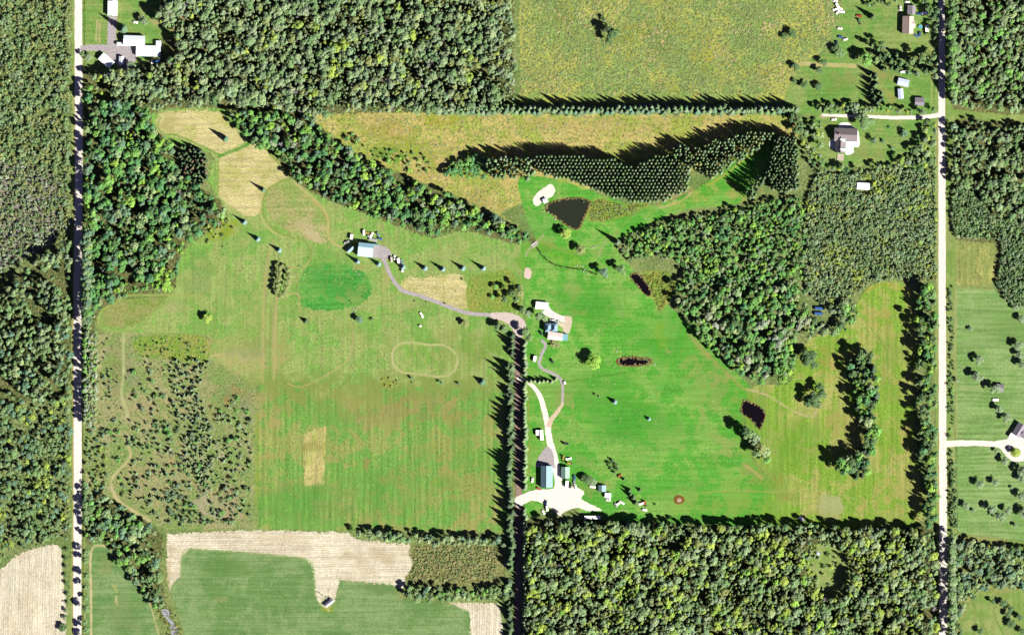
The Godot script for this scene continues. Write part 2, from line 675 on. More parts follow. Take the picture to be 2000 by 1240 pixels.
# the largest of each kind stand as trees of their own; the mass behind them stays one wood each
func plant_grown() -> void:
	var limit := {"leafy": 300, "conifer": 300, "pine": 200, "shrub": 300, "dead": 60, "tuft": 0}
	var by_kind := {}
	for i in grown.size():
		var g: Array = grown[i]
		if is_inside_view(g[2]):
			if not by_kind.has(g[0]):
				by_kind[g[0]] = []
			var worth: float = g[3] * g[3] * (0.6 + 0.04 * g[4]) * (1.0 + g[6].get("first", 0.0))
			by_kind[g[0]].append([worth, i])
	var alone := {}
	for k in by_kind:
		var room: int = limit[k] - int(single_count.get(k, 0))
		var list: Array = by_kind[k]
		list.sort_custom(func(a, b): return a[0] > b[0])
		for e in list.slice(0, maxi(room, 0)):
			alone[e[1]] = true
	var masses := {}
	for i in grown.size():
		var g: Array = grown[i]
		var z: Dictionary = g[6]
		var sc := Vector3(g[3] / BARE[g[0]], g[4] / HIGH[g[0]], g[3] / BARE[g[0]])
		var set_ := protos(g[0])
		if alone.has(i):
			var o := thing(CALLED[g[0]], z.one % (telling(g) + (z.words[g[0]] if z.has("words") and z.words.has(g[0]) else WORD[g[0]])), CATEGORY[g[0]], g[2], g[7], z.group)
			part("trunk", set_[g[1]][1], mat("bark", Color(0.3, 0.25, 0.21), 0.95), o).scale = sc
			part("crown", set_[g[1]][0], leaf_mat(g[8]), o).scale = sc
			continue
		var key: String = z.name + "|" + g[0] + "|" + str(g[1])
		if not masses.has(key):
			masses[key] = [z, g[0], g[1], []]
		masses[key][3].append([Transform3D(Basis(Vector3.UP, g[7]).scaled_local(sc * Vector3(0.86 + 0.3 * absf(sin(g[7] * 7.0)), 1.0, 0.86 + 0.3 * absf(sin(g[7] * 11.0)))), g[2]), g[5]])
	var roots := {}
	for key in masses:
		var e: Array = masses[key]
		var z: Dictionary = e[0]
		if not roots.has(z.name):
			var o := Node3D.new()
			o.name = numbered(z.called)
			add_child(o)
			tag(o, z.name, z.category, "", "stuff")
			roots[z.name] = o
		var mm := MultiMesh.new()
		mm.transform_format = MultiMesh.TRANSFORM_3D
		mm.use_colors = true
		mm.mesh = protos(e[1])[e[2]][2]
		mm.instance_count = e[3].size()
		for k in e[3].size():
			mm.set_instance_transform(k, e[3][k][0])
			mm.set_instance_color(k, e[3][k][1])
		var mi := MultiMeshInstance3D.new()
		mi.name = {"leafy": "canopy", "conifer": "canopy", "pine": "canopy", "shrub": "foliage", "dead": "branches", "tuft": "weeds"}[e[1]]
		mi.multimesh = mm
		var m := mat("mass_leaves", Color.WHITE, 0.75, 0.0, 0.25)
		m.vertex_color_use_as_albedo = true
		mi.material_override = m
		mi.set_meta("kind", "stuff")
		roots[z.name].add_child(mi, true)

const SHADE := {"mid": "mid green", "lush": "lush green", "emerald": "emerald", "lime": "lime green", "dull": "dull green", "ash": "ashen green", "deep": "dark green", "grey": "greyish green", "pale": "pale green", "yellow": "yellow green", "bright": "bright green", "olive": "olive", "blue": "bluish green", "spruce": "bluish", "fir": "blackish green", "pine": "drab green",
	"silver": "silvery", "rust": "russet", "twig": "leafless", "gold": "golden", "juniper": "dusky green", "redbrown": "reddish brown"}

func telling(g: Array) -> String:
	var z: Dictionary = g[6]
	var t: float = (g[3] - z.r[0]) / maxf(z.r[1] - z.r[0], 0.01)
	var size := "huge " if t > 0.97 else "broad " if t > 0.9 else "" if t > 0.75 else "lesser "
	return size + SHADE.get(g[8], "green") + " "

const WORD := {"leafy": "leafy tree", "conifer": "conifer", "pine": "pine", "shrub": "shrub", "dead": "bare grey dead tree"}

# ---------------------------------------------------------------- buildings

func box(x: float, y: float, z: float) -> BoxMesh:
	var key := "box %.3f %.3f %.3f" % [x, y, z]
	if not M.has(key):
		var b := BoxMesh.new()
		b.size = Vector3(x, y, z)
		M[key] = b
	return M[key]

func drum(r: float, h: float, sides := 16) -> CylinderMesh:
	var key := "drum %.3f %.3f %d" % [r, h, sides]
	if not M.has(key):
		var b := CylinderMesh.new()
		b.top_radius = r
		b.bottom_radius = r
		b.height = h
		b.radial_segments = sides
		b.rings = 1
		M[key] = b
	return M[key]

func quad(s: Soup, a: Vector3, b: Vector3, c: Vector3, d: Vector3) -> void:
	s.tri(a, b, c, Color.WHITE)
	s.tri(a, c, d, Color.WHITE)

# a slab between four corners, t thick downwards
func slab(a: Vector3, b: Vector3, c: Vector3, d: Vector3, t: float, ribs := 0) -> ArrayMesh:
	var s := Soup.new()
	var q := Vector3(0, -t, 0)
	quad(s, a, b, c, d)
	quad(s, d + q, c + q, b + q, a + q)
	for e in [[a, b], [b, c], [c, d], [d, a]]:
		quad(s, e[1], e[0], e[0] + q, e[1] + q)
	var n := (b - a).cross(d - a).normalized()
	if n.y < 0.0:
		n = -n
	for k in ribs:
		var t0 := (k + 0.5) / ribs
		var u := (b - a).normalized() * 0.03
		var p := a.lerp(b, t0)
		var e := d.lerp(c, t0)
		quad(s, p - u + n * 0.05, p + u + n * 0.05, e + u + n * 0.05, e - u + n * 0.05)
		quad(s, p - u, p - u + n * 0.05, e - u + n * 0.05, e - u)
		quad(s, p + u + n * 0.05, p + u, e + u, e + u + n * 0.05)
	return s.mesh()

func gable_wall(l: float, w: float, h: float, rise: float, off: float) -> ArrayMesh:
	var s := Soup.new()
	var x := l * 0.5
	var z := w * 0.5
	quad(s, Vector3(-x, 0, z), Vector3(-x, h, z), Vector3(x, h, z), Vector3(x, 0, z))
	quad(s, Vector3(x, 0, -z), Vector3(x, h, -z), Vector3(-x, h, -z), Vector3(-x, 0, -z))
	for e in [-1.0, 1.0]:
		quad(s, Vector3(e * x, 0, -z), Vector3(e * x, h, -z), Vector3(e * x, h, z), Vector3(e * x, 0, z))
		s.tri(Vector3(e * x, h, -z), Vector3(e * x, h + rise, off), Vector3(e * x, h, z), Color.WHITE)
	return s.mesh()

# ridge along local x; l and w in plan units
func gable(parent: Node3D, lx: float, wz: float, where: Vector3, turn: float, h: float, rise: float, off: float, roof: Material, wall: Material, ribs := true, doors := 1, windows := 2) -> void:
	var l := lx * S
	var w := wz * S
	var o := off * S
	var base := Basis(Vector3.UP, turn)
	var ov := 0.35
	var wl := part("wall", gable_wall(l - 0.6, w - 0.6, h - 0.12, rise, o), wall, parent, where, Vector3(0, turn, 0))
	var x := l * 0.5
	for e in [-1.0, 1.0]:
		var z: float = e * w * 0.5
		var drop := rise / maxf(absf(z - o), 0.1)
		var ez: float = z
		var ridge := Vector3(0, h + rise + 0.03, o)
		var eave := Vector3(0, h + rise + 0.03 - drop * absf(ez - o), ez)
		var m := slab(ridge + Vector3(-x, 0, 0), ridge + Vector3(x, 0, 0), eave + Vector3(x, 0, 0), eave + Vector3(-x, 0, 0), 0.14, int(l / 0.9) if ribs else 0)
		part("roof_slope", m, roof, parent, where, Vector3(0, turn, 0))
	part("ridge_cap", box(l, 0.1, 0.4), roof, parent, where + base * Vector3(0, h + rise + 0.05, o), Vector3(0, turn, 0))
	for k in doors:
		part("door", box(1.0 if h < 3.5 else 3.4, minf(2.1, h - 0.4) if h < 3.5 else h - 0.6, 0.1), mat("door_panel", seen(190, 190, 195)), wl, Vector3(-l * 0.15 + k * 2.0, (minf(2.1, h - 0.4) if h < 3.5 else h - 0.6) * 0.5, w * 0.5 - 0.3 + 0.03))
	for k in windows:
		for e in [-1.0, 1.0]:
			var wn := part("window", box(1.1, 1.0, 0.08), mat("window_trim", seen(235, 235, 230)), wl, Vector3(l * (0.2 + 0.2 * k) * (1 if k % 2 == 0 else -1), h * 0.55, e * (w * 0.5 - 0.3 + 0.02)))
			wn.set_meta("label", "white framed window in the long wall")

func hip_roof(l: float, w: float, rise: float, m: Material, parent: Node3D, where: Vector3, turn: float) -> void:
	var x := l * 0.5
	var z := w * 0.5
	var k := maxf(x - z, 0.0)
	var kz := maxf(z - x, 0.0)
	var a := Vector3(-k, rise, -kz)
	var b := Vector3(k, rise, kz)
	var c := [Vector3(-x, 0, -z), Vector3(x, 0, -z), Vector3(x, 0, z), Vector3(-x, 0, z)]
	var faces := []
	if k > 0.0:
		faces = [[c[0], c[1], b, a], [c[2], c[3], a, b], [c[1], c[2], b], [c[3], c[0], a]]
	else:
		faces = [[c[1], c[2], b, a], [c[3], c[0], a, b], [c[0], c[1], a], [c[2], c[3], b]]
	for f in faces:
		var s := Soup.new()
		if f.size() == 4:
			quad(s, f[0], f[1], f[2], f[3])
		else:
			s.tri(f[0], f[1], f[2], Color.WHITE)
		for j in f.size():
			pass
		part("roof_slope", s.mesh(), m, parent, where, Vector3(0, turn, 0))

# ---------------------------------------------------------------- vehicles

func profile_mesh(p: PackedVector2Array, width: float) -> ArrayMesh:
	var s := Soup.new()
	var tri := Geometry2D.triangulate_polygon(p)
	var z := width * 0.5
	for k in range(0, tri.size(), 3):
		var a := p[tri[k]]
		var b := p[tri[k + 1]]
		var c := p[tri[k + 2]]
		s.tri(Vector3(a.x, a.y, z), Vector3(b.x, b.y, z), Vector3(c.x, c.y, z), Color.WHITE)
		s.tri(Vector3(a.x, a.y, -z), Vector3(c.x, c.y, -z), Vector3(b.x, b.y, -z), Color.WHITE)
	for k in p.size():
		var a := p[k]
		var b := p[(k + 1) % p.size()]
		quad(s, Vector3(a.x, a.y, -z), Vector3(a.x, a.y, z), Vector3(b.x, b.y, z), Vector3(b.x, b.y, -z))
	return s.mesh()

func wheels(parent: Node3D, xs: Array, track_: float, r: float) -> void:
	for x in xs:
		for e in [-1.0, 1.0]:
			var wh := part("wheel", drum(r, 0.24, 14), mat("tyre", Color(0.09, 0.09, 0.09), 0.9), parent, Vector3(x, r, e * track_ * 0.5), Vector3(PI / 2, 0, 0))
			part("rim", drum(r * 0.6, 0.26, 10), mat("rim", seen(170, 170, 170), 0.4, 0.6), wh)

func paint(name_: String, r: float, g: float, b: float) -> StandardMaterial3D:
	return mat("paint_" + name_, seen(r, g, b), 0.35, 0.0, 0.5)

func car(label: String, x: float, y: float, deg: float, coat: Material, style := "saloon", group := "") -> Node3D:
	var called := {"saloon": "parked_car", "pickup": "pickup_truck", "van": "van"}
	var o := thing(called[style], label, {"saloon": "car", "pickup": "truck", "van": "van"}[style], at(x, y, 0.3), -deg_to_rad(deg), group)
	var glass := mat("car_glass", Color(0.1, 0.13, 0.16), 0.08, 0.0, 0.6)
	var body: PackedVector2Array
	var cab: PackedVector2Array
	match style:
		"saloon":
			body = pl([-2.3, 0.35, -2.3, 0.85, -2.1, 0.98, 1.0, 1.0, 2.15, 0.85, 2.3, 0.65, 2.3, 0.35])
			cab = pl([-1.9, 1.0, -1.35, 1.45, 0.15, 1.48, 0.95, 1.0])
		"pickup":
			body = pl([-2.7, 0.5, -2.7, 1.1, -0.7, 1.1, -0.7, 1.0, 1.5, 1.1, 2.55, 1.0, 2.65, 0.5])
			cab = pl([-0.65, 1.1, -0.55, 1.75, 0.7, 1.78, 1.4, 1.1])
		_:
			body = pl([-2.6, 0.4, -2.6, 1.9, -2.4, 2.1, 1.1, 2.1, 1.7, 1.3, 2.4, 1.1, 2.5, 0.4])
			cab = pl([1.12, 1.35, 1.12, 2.0, 1.6, 1.42])
	part("body", profile_mesh(body, 1.85), coat, o)
	part("cabin_glass", profile_mesh(cab, 1.6), glass, o)
	if style != "van":
		part("roof", box(1.35, 0.05, 1.5), coat, o, Vector3(-0.55 if style == "saloon" else 0.1, 1.5 if style == "saloon" else 1.8, 0))
	for e in [-1.0, 1.0]:
		part("headlight", box(0.08, 0.16, 0.35), mat("lamp_glass", seen(235, 235, 230), 0.15), o, Vector3(2.27 if style == "saloon" else 2.45, 0.72, e * 0.65))
	wheels(o, [-1.45, 1.45], 1.62, 0.34)
	o.position.y = 0.2
	return o

# box trailer or camper: l, w in metres
func trailer(called: String, label: String, category: String, x: float, y: float, deg: float, l: float, w: float, h: float, coat: Material, group := "") -> Node3D:
	var o := thing(called, label, category, at(x, y, 0.2), -deg_to_rad(deg), group)
	var b := 0.25
	part("body", profile_mesh(pl([-l / 2, 0.6, -l / 2, h - b, -l / 2 + b, h, l / 2 - b, h, l / 2, h - b, l / 2, 0.6]), w), coat, o)
	part("skirt", box(l - 0.1, 0.22, w - 0.1), mat("dark_trim", Color(0.2, 0.2, 0.2)), o, Vector3(0, 0.5, 0))
	part("drawbar", box(1.3, 0.1, 0.12), mat("dark_trim", Color(0.2, 0.2, 0.2)), o, Vector3(l / 2 + 0.6, 0.55, 0))
	for k in 2:
		part("window", box(0.9, 0.5, 0.04), mat("car_glass", Color(0.1, 0.13, 0.16), 0.08, 0.0, 0.6), o, Vector3(-l * 0.2 + k * l * 0.4, h * 0.65, w / 2 + 0.02))
	wheels(o, [-0.45, 0.45] if l > 6 else [0.0], w - 0.1, 0.34)
	return o

func tank(label: String, x: float, y: float, deg: float, l: float, r: float, coat: Material) -> Node3D:
	var o := thing("storage_tank", label, "tank", at(x, y, 0.2), -deg_to_rad(deg))
	part("shell", drum(r, l, 20), coat, o, Vector3(0, r + 0.35, 0), Vector3(0, 0, PI / 2))
	var cap := SphereMesh.new()
	cap.radius = r
	cap.height = r * 2
	for e in [-1.0, 1.0]:
		part("end_cap", cap, coat, o, Vector3(e * l / 2, r + 0.35, 0)).scale = Vector3(0.45, 1, 1)
		part("saddle", box(0.25, 0.6, r * 1.6), mat("dark_trim", Color(0.2, 0.2, 0.2)), o, Vector3(e * l * 0.3, 0.3, 0))
	return o

func tractor(label: String, x: float, y: float, deg: float, coat: Material, called := "tractor") -> Node3D:
	var o := thing(called, label, "machine", at(x, y, 0.2), -deg_to_rad(deg))
	part("hood", box(1.9, 0.8, 0.9), coat, o, Vector3(0.9, 1.15, 0))
	part("cab", profile_mesh(pl([-1.1, 0.9, -1.0, 2.5, 0.0, 2.5, 0.1, 0.9]), 1.4), mat("car_glass", Color(0.1, 0.13, 0.16), 0.08, 0.0, 0.6), o)
	part("cab_roof", box(1.3, 0.12, 1.6), coat, o, Vector3(-0.5, 2.56, 0))
	part("loader_arm", box(2.2, 0.25, 0.2), coat, o, Vector3(2.2, 1.0, 0.6), Vector3(0, 0, -0.25))
	part("loader_arm", box(2.2, 0.25, 0.2), coat, o, Vector3(2.2, 1.0, -0.6), Vector3(0, 0, -0.25))
	part("bucket", profile_mesh(pl([0, 0, -0.2, 0.8, 0.1, 0.85, 0.9, 0.05]), 1.9), mat("steel", seen(120, 115, 110), 0.6, 0.4), o, Vector3(3.3, 0.2, 0))
	wheels(o, [-0.6], 1.7, 0.78)
	wheels(o, [1.5], 1.5, 0.5)
	return o

func boulder(label: String, x: float, y: float, r: float, group: String) -> void:
	var s := Soup.new()
	var q := RandomNumberGenerator.new()
	q.seed = int(x * 31 + y)
	var pts := []
	for j in 4:
		var ring := []
		for k in 7:
			var a := TAU * k / 7.0
			var e: float = r * [1.0, 1.05, 0.75, 0.25][j] * q.randf_range(0.8, 1.15)
			ring.append(Vector3(cos(a) * e, r * [-0.2, 0.35, 0.75, 0.95][j], sin(a) * e))
		pts.append(ring)
	for j in 3:
		for k in 7:
			quad(s, pts[j][k], pts[j][(k + 1) % 7], pts[j + 1][(k + 1) % 7], pts[j + 1][k])
	for k in 5:
		s.tri(pts[3][0], pts[3][k + 1], pts[3][k + 2], Color.WHITE)
	var o := MeshInstance3D.new()
	o.name = numbered("boulder")
	o.mesh = s.mesh()
	o.material_override = mat("rock", seen(225, 225, 220), 0.9)
	add_child(o)
	o.position = at(x, y, 0.2)
	tag(o, label, "boulder", group)

# ---------------------------------------------------------------- the place

func region(id: int, called: String, label: String, category: String, pts: Array, soft := true) -> void:
	var p := smooth(pl(pts), 4) if soft else pl(pts)
	ids = fill(ids, p, id)
	if called != "":
		regions.append([called, label, category, p])

var regions: Array = []
var rims: Array = []

func _ready() -> void:
	rng.seed = 20240
	# camera, sky, sun
	var cam := Camera3D.new()
	cam.name = "camera"
	cam.near = 10.0
	cam.far = 9000.0
	cam.fov = rad_to_deg(2.0 * atan(620.0 * S / 7000.0))
	add_child(cam)
	cam.look_at_from_position(Vector3(0, 7000, 0), Vector3.ZERO, Vector3(0, 0, -1))
	cam.current = true
	var we := WorldEnvironment.new()
	we.name = "world"
	var env := Environment.new()
	env.background_mode = Environment.BG_SKY
	var sky := Sky.new()
	var sm := ProceduralSkyMaterial.new()
	sm.sky_top_color = Color(0.33, 0.355, 0.53)
	sm.sky_horizon_color = Color(0.48, 0.51, 0.62)
	sm.sky_curve = 0.12
	sm.ground_bottom_color = Color(0.2, 0.22, 0.14)
	sm.ground_horizon_color = Color(0.42, 0.46, 0.5)
	sm.sun_angle_max = 2.0
	sky.sky_material = sm
	env.sky = sky
	env.background_energy_multiplier = 0.27
	env.tonemap_mode = Environment.TONE_MAPPER_LINEAR
	env.tonemap_exposure = 4.5
	env.sdfgi_enabled = true
	env.ssao_enabled = true
	env.ssil_enabled = true
	we.environment = env
	add_child(we)
	var sun := DirectionalLight3D.new()
	sun.name = "sun"
	sun.light_energy = 1.5
	sun.light_color = Color(1.0, 0.965, 0.9)
	sun.light_angular_distance = 0.53
	sun.shadow_enabled = true
	add_child(sun)
	var e := deg_to_rad(36.0)
	sun.look_at_from_position(Vector3.ZERO, Vector3(-0.84 * cos(e), -sin(e), -0.54 * cos(e)), Vector3.UP)

	n1 = noise_bytes(0.008, 11, 3)
	n2 = noise_bytes(0.035, 12, 3)
	n3 = noise_bytes(0.16, 13, 2)
	n4 = noise_bytes(0.5, 14, 1)
	n5 = drawn_bytes(0.13, 15, W, 60)
	n6 = drawn_bytes(0.13, 16, 100, H)
	ids.resize(W * H)
	notree.resize(W * H)
	build_land()
	build_roads()
	for k in 10:
		leafy.append(make_leafy(100 + k, 11 + k % 4, 900, 4.2 + 0.4 * (k % 3)))
	for k in 4:
		conifers.append(make_conifer(200 + k, 15 + k % 2, 0.8 + 0.08 * k))
	for k in 3:
		pines.append(make_pine(300 + k))
	for k in 5:
		shrubs.append(make_shrub(400 + k, 130))
	for k in 3:
		deads.append(make_dead(500 + k))
	for k in 4:
		tufts.append(make_tuft(600 + k))
	build_yards()
	build_trees()
	build_woods()
	plant_grown()

func build_land() -> void:
	#        colour a          colour b        coarse mid  fine  white stripes
	land_def(0, [124, 154, 90], [152, 170, 108], 0.5, 0.6, 0.28, 0.18)
	land_def(1, [110, 124, 76], [134, 136, 92], 0.4, 0.5, 0.4, 0.25)
	land_def(2, [152, 184, 104], [190, 200, 106], 1.1, 0.9, 0.34, 0.34)
	land_def(3, [208, 198, 126], [172, 190, 94], 1.1, 1.1, 0.3, 0.28)
	land_def(4, [168, 192, 116], [138, 190, 94], 1.0, 1.0, 0.2, 0.22, 9.0, 80.0, 0.035)
	land_def(5, [228, 220, 164], [198, 200, 128], 0.6, 0.6, 0.18, 0.16, 4.6, 75.0, 0.2)
	land_def(6, [84, 176, 78], [124, 186, 92], 1.0, 1.0, 0.18, 0.2)
	land_def(7, [126, 184, 88], [166, 180, 106], 1.0, 0.9, 0.2, 0.22, 11.0, 0.0, 0.07)
	land_def(8, [214, 206, 140], [178, 188, 106], 0.6, 0.8, 0.2, 0.18, 4.6, 4.0, 0.17)
	land_def(9, [146, 174, 104], [176, 180, 130], 1.0, 1.0, 0.3, 0.26)
	land_def(10, [246, 242, 220], [226, 218, 194], 0.5, 0.5, 0.18, 0.22, 4.6, 90.0, 0.17)
	land_def(11, [120, 162, 98], [146, 178, 120], 0.8, 0.6, 0.14, 0.16, 5.2, 90.0, 0.08)
	land_def(12, [138, 150, 94], [152, 158, 104], 0.5, 0.7, 0.4, 0.3)
	land_def(13, [100, 186, 70], [142, 196, 96], 1.1, 1.0, 0.16, 0.2, 7.0, 70.0, 0.04)
	land_def(14, [136, 180, 104], [156, 190, 122], 0.6, 0.6, 0.14, 0.18, 8.0, 90.0, 0.07)
	land_def(15, [186, 192, 116], [154, 172, 102], 0.7, 0.8, 0.26, 0.2, 6.0, 0.0, 0.06)
	land_def(16, [140, 186, 72], [182, 190, 110], 1.0, 0.9, 0.2, 0.22)
	land_def(17, [126, 176, 88], [154, 180, 106], 0.7, 0.7, 0.16, 0.15)
	land_def(18, [138, 176, 78], [164, 176, 92], 0.6, 0.8, 0.3, 0.24)
	land_def(19, [124, 150, 92], [148, 164, 108], 0.7, 0.8, 0.34, 0.25)
	land_def(20, [240, 226, 206], [214, 196, 172], 0.5, 0.6, 0.15, 0.14)
	land_def(21, [246, 242, 222], [228, 220, 196], 0.5, 0.5, 0.18, 0.22, 4.6, 2.0, 0.17)
	land_def(22, [140, 170, 88], [164, 174, 108], 0.8, 0.8, 0.2, 0.2)
	land_def(23, [148, 150, 128], [168, 164, 150], 0.6, 0.6, 0.3, 0.25)
	land_def(24, [168, 186, 116], [138, 174, 92], 0.6, 0.7, 0.12, 0.12, 5.0, 0.0, 0.05)
	land_def(25, [158, 184, 106], [182, 186, 124], 0.8, 0.9, 0.2, 0.2)

	# wooded ground
	region(1, "wood_floor", "wooded ground under the northern wood", "ground", [166, -30, 1003, -30, 1003, 190, 1000, 214, 860, 216, 640, 222, 600, 226, 445, 212, 330, 210, 300, 216, 250, 205, 166, 180], false)
	region(1, "wood_floor", "wooded ground of the western tree block beside the gravel road", "ground", [166, 150, 300, 214, 304, 250, 318, 272, 345, 330, 385, 362, 430, 392, 444, 418, 430, 440, 392, 455, 358, 485, 346, 545, 325, 570, 262, 574, 215, 592, 190, 612, 166, 650])
	region(1, "wood_floor", "leaf littered ground of the diagonal wood above the metal barn", "ground", [442, 220, 560, 222, 612, 224, 640, 260, 700, 303, 800, 349, 930, 408, 1030, 455, 1046, 468, 1018, 479, 940, 457, 870, 454, 840, 464, 735, 427, 640, 392, 572, 352, 535, 303, 478, 274, 452, 240])
	region(1, "wood_floor", "leaf littered ground of the wood south of the yard", "ground", [1022, 1012, 1300, 1022, 1500, 1024, 1836, 1030, 1838, 1290, 1018, 1290], false)
	region(19, "wood_floor", "scrubby ground of the central eastern thicket", "ground", [1205, 480, 1250, 446, 1340, 410, 1440, 400, 1500, 380, 1560, 376, 1572, 300, 1600, 240, 1640, 330, 1832, 318, 1832, 560, 1750, 545, 1690, 560, 1640, 650, 1600, 665, 1560, 690, 1545, 752, 1465, 750, 1395, 690, 1345, 638, 1300, 590, 1280, 550, 1330, 530, 1250, 505], false)
	region(1, "wood_floor", "wooded ground east of the eastern gravel road", "ground", [1854, -30, 2040, -30, 2040, 600, 1980, 598, 1945, 560, 1948, 480, 1868, 466, 1856, 450], false)
	region(24, "grass_strip", "green grass ride between the woods beyond the eastern gravel road", "grass", [1852, 215, 1880, 214, 1960, 222, 2040, 226, 2040, 240, 1960, 238, 1890, 232, 1852, 236])
	region(19, "scrub_ground", "scrubby green ground west of the gravel road", "ground", [-30, -30, 138, -30, 138, 1060, 100, 1062, 40, 1078, -30, 1120], false)
	region(23, "bog_ground", "greyish ground under the bare thicket west of the gravel road", "ground", [-30, 330, 60, 320, 110, 350, 118, 420, 100, 470, 50, 500, -30, 520])
	region(1, "", "", "", [-30, 560, 30, 540, 100, 500, 138, 470, 138, 740, 80, 780, -30, 760])
	region(22, "scrub_ground", "open scrubby ground in the south east corner", "ground", [1856, 1040, 2040, 1064, 2040, 1290, 1856, 1290], false)
	region(24, "meadow", "pale meadow with curving tracks in the south east corner", "meadow", [1900, 1170, 1940, 1160, 2040, 1165, 2040, 1290, 1880, 1290])
	region(1, "", "", "", [165, 965, 240, 985, 305, 1035, 318, 1060, 312, 1120, 326, 1190, 300, 1190, 250, 1122, 205, 1067, 165, 1055])

	# fields and lawns
	region(2, "pasture", "rough olive pasture with golden patches north of the pine row", "pasture", [1015, -30, 1665, -30, 1648, 40, 1630, 85, 1575, 120, 1545, 160, 1530, 200, 1016, 200], false)
	region(17, "yard_lawn", "green yard around the brown roofed house and junk cars", "lawn", [1620, -30, 1838, -30, 1838, 215, 1560, 222, 1535, 200, 1560, 125, 1625, 90])
	region(17, "yard_lawn", "green lawn around the dark roofed house with white terrace", "lawn", [1585, 228, 1830, 230, 1830, 322, 1700, 322, 1620, 330, 1590, 300])
	region(3, "goldenrod_meadow", "golden brown meadow strip south of the tall pine row", "meadow", [612, 232, 640, 222, 860, 219, 1010, 222, 1400, 222, 1530, 226, 1555, 240, 1500, 300, 1010, 400, 1014, 440, 985, 425, 900, 385, 800, 345, 700, 300])
	region(4, "mown_lawn", "large yellow green mown grounds around the metal barn", "lawn", [332, 575, 350, 500, 400, 458, 445, 430, 425, 385, 405, 350, 412, 300, 340, 278, 300, 245, 310, 216, 440, 212, 475, 262, 530, 298, 572, 350, 640, 390, 735, 425, 840, 463, 905, 450, 1000, 476, 1040, 478, 1020, 600, 1010, 760, 700, 760, 520, 752, 430, 730, 405, 690, 405, 655, 240, 652, 196, 640, 190, 615, 230, 585])
	region(5, "hay_field", "tan striped hay patch at the edge of the western wood", "field", [303, 240, 314, 222, 350, 216, 425, 219, 444, 234, 468, 262, 478, 276, 428, 300, 400, 290, 340, 268, 312, 262])
	region(5, "hay_field", "tan striped hay patch with a lone spruce in it", "field", [428, 308, 485, 282, 528, 300, 562, 338, 548, 352, 520, 372, 511, 400, 500, 420, 476, 420, 448, 400, 424, 380, 425, 340])
	region(25, "dry_lawn", "dry pale oval of grass west of the metal barn", "lawn", [524, 372, 545, 356, 575, 362, 615, 390, 636, 418, 645, 448, 636, 474, 604, 470, 560, 450, 530, 428, 518, 400])
	region(6, "round_lawn", "round deep green lawn south of the metal barn", "lawn", [585, 545, 600, 522, 630, 513, 680, 517, 714, 535, 725, 560, 718, 582, 690, 598, 640, 606, 592, 600, 583, 570])
	region(5, "dry_lawn", "straw coloured patch inside the bend of the pale drive", "lawn", [782, 552, 800, 542, 850, 540, 898, 536, 912, 560, 914, 600, 890, 602, 850, 588, 810, 574, 788, 564])
	region(18, "weed_patch", "yellow green weedy corner between barn drive and lane", "grass", [915, 545, 960, 532, 1002, 530, 1015, 600, 960, 610, 916, 606])
	region(7, "south_field", "large green field with faint mowing lines west of the conifer lane", "field", [503, 752, 560, 745, 700, 752, 960, 760, 1000, 760, 1000, 1040, 690, 1036, 503, 1034], false)
	region(8, "hay_strip", "straw coloured mown rectangle in the green south field", "field", [591, 848, 612, 838, 637, 832, 636, 868, 632, 949, 592, 949], false)
	region(9, "brush_field", "dry brushy field dotted with dark junipers", "field", [166, 655, 240, 648, 400, 655, 408, 700, 500, 748, 504, 1030, 330, 1036, 290, 1020, 215, 970, 166, 965], false)
	region(18, "", "", "", [262, 662, 300, 655, 400, 658, 404, 700, 380, 712, 340, 700, 300, 700, 265, 690])
	region(10, "stubble_field", "pale harvested stubble wrapping round the green crop", "field", [326, 1042, 500, 1035, 680, 1040, 690, 1052, 760, 1060, 800, 1062, 809, 1085, 802, 1115, 786, 1152, 764, 1142, 662, 1132, 657, 1165, 640, 1196, 616, 1168, 612, 1112, 596, 1090, 500, 1080, 372, 1071, 354, 1086, 352, 1125, 336, 1140, 330, 1160, 324, 1100], false)
	region(11, "crop_field", "green striped crop field south of the stubble", "field", [330, 1150, 352, 1126, 354, 1087, 372, 1072, 500, 1081, 595, 1091, 611, 1112, 614, 1168, 640, 1194, 657, 1166, 664, 1133, 764, 1143, 786, 1172, 880, 1180, 916, 1196, 922, 1290, 372, 1290, 350, 1210], false)
	region(21, "stubble_field", "pale stubble corner beside the lower end of the conifer lane", "field", [878, 1177, 960, 1177, 976, 1180, 988, 1290, 921, 1290, 916, 1196], false)
	region(12, "tall_crop", "brown green standing crop between two tree rows", "field", [812, 1064, 975, 1068, 968, 1140, 800, 1140, 806, 1105])
	region(21, "stubble_field", "pale stubble field west of the gravel road", "field", [-30, 1125, 0, 1112, 40, 1080, 100, 1064, 117, 1072, 120, 1110, 122, 1290, -30, 1290])
	region(11, "crop_field", "green tapering crop field east of the gravel road", "field", [176, 1074, 205, 1066, 228, 1090, 254, 1126, 284, 1160, 312, 1250, 312, 1290, 178, 1290])
	region(13, "bright_lawn", "bright green lawn sweeping round the farmhouse", "lawn", [1018, 480, 1045, 470, 1020, 400, 1016, 345, 1090, 352, 1160, 375, 1240, 400, 1310, 392, 1390, 350, 1480, 290, 1520, 262, 1500, 330, 1450, 395, 1340, 410, 1250, 448, 1205, 480, 1240, 530, 1290, 580, 1350, 640, 1400, 695, 1462, 755, 1450, 820, 1470, 900, 1510, 950, 1500, 1022, 1300, 1020, 1150, 1010, 1100, 960, 1026, 1000, 1022, 760, 1026, 640, 1022, 560])
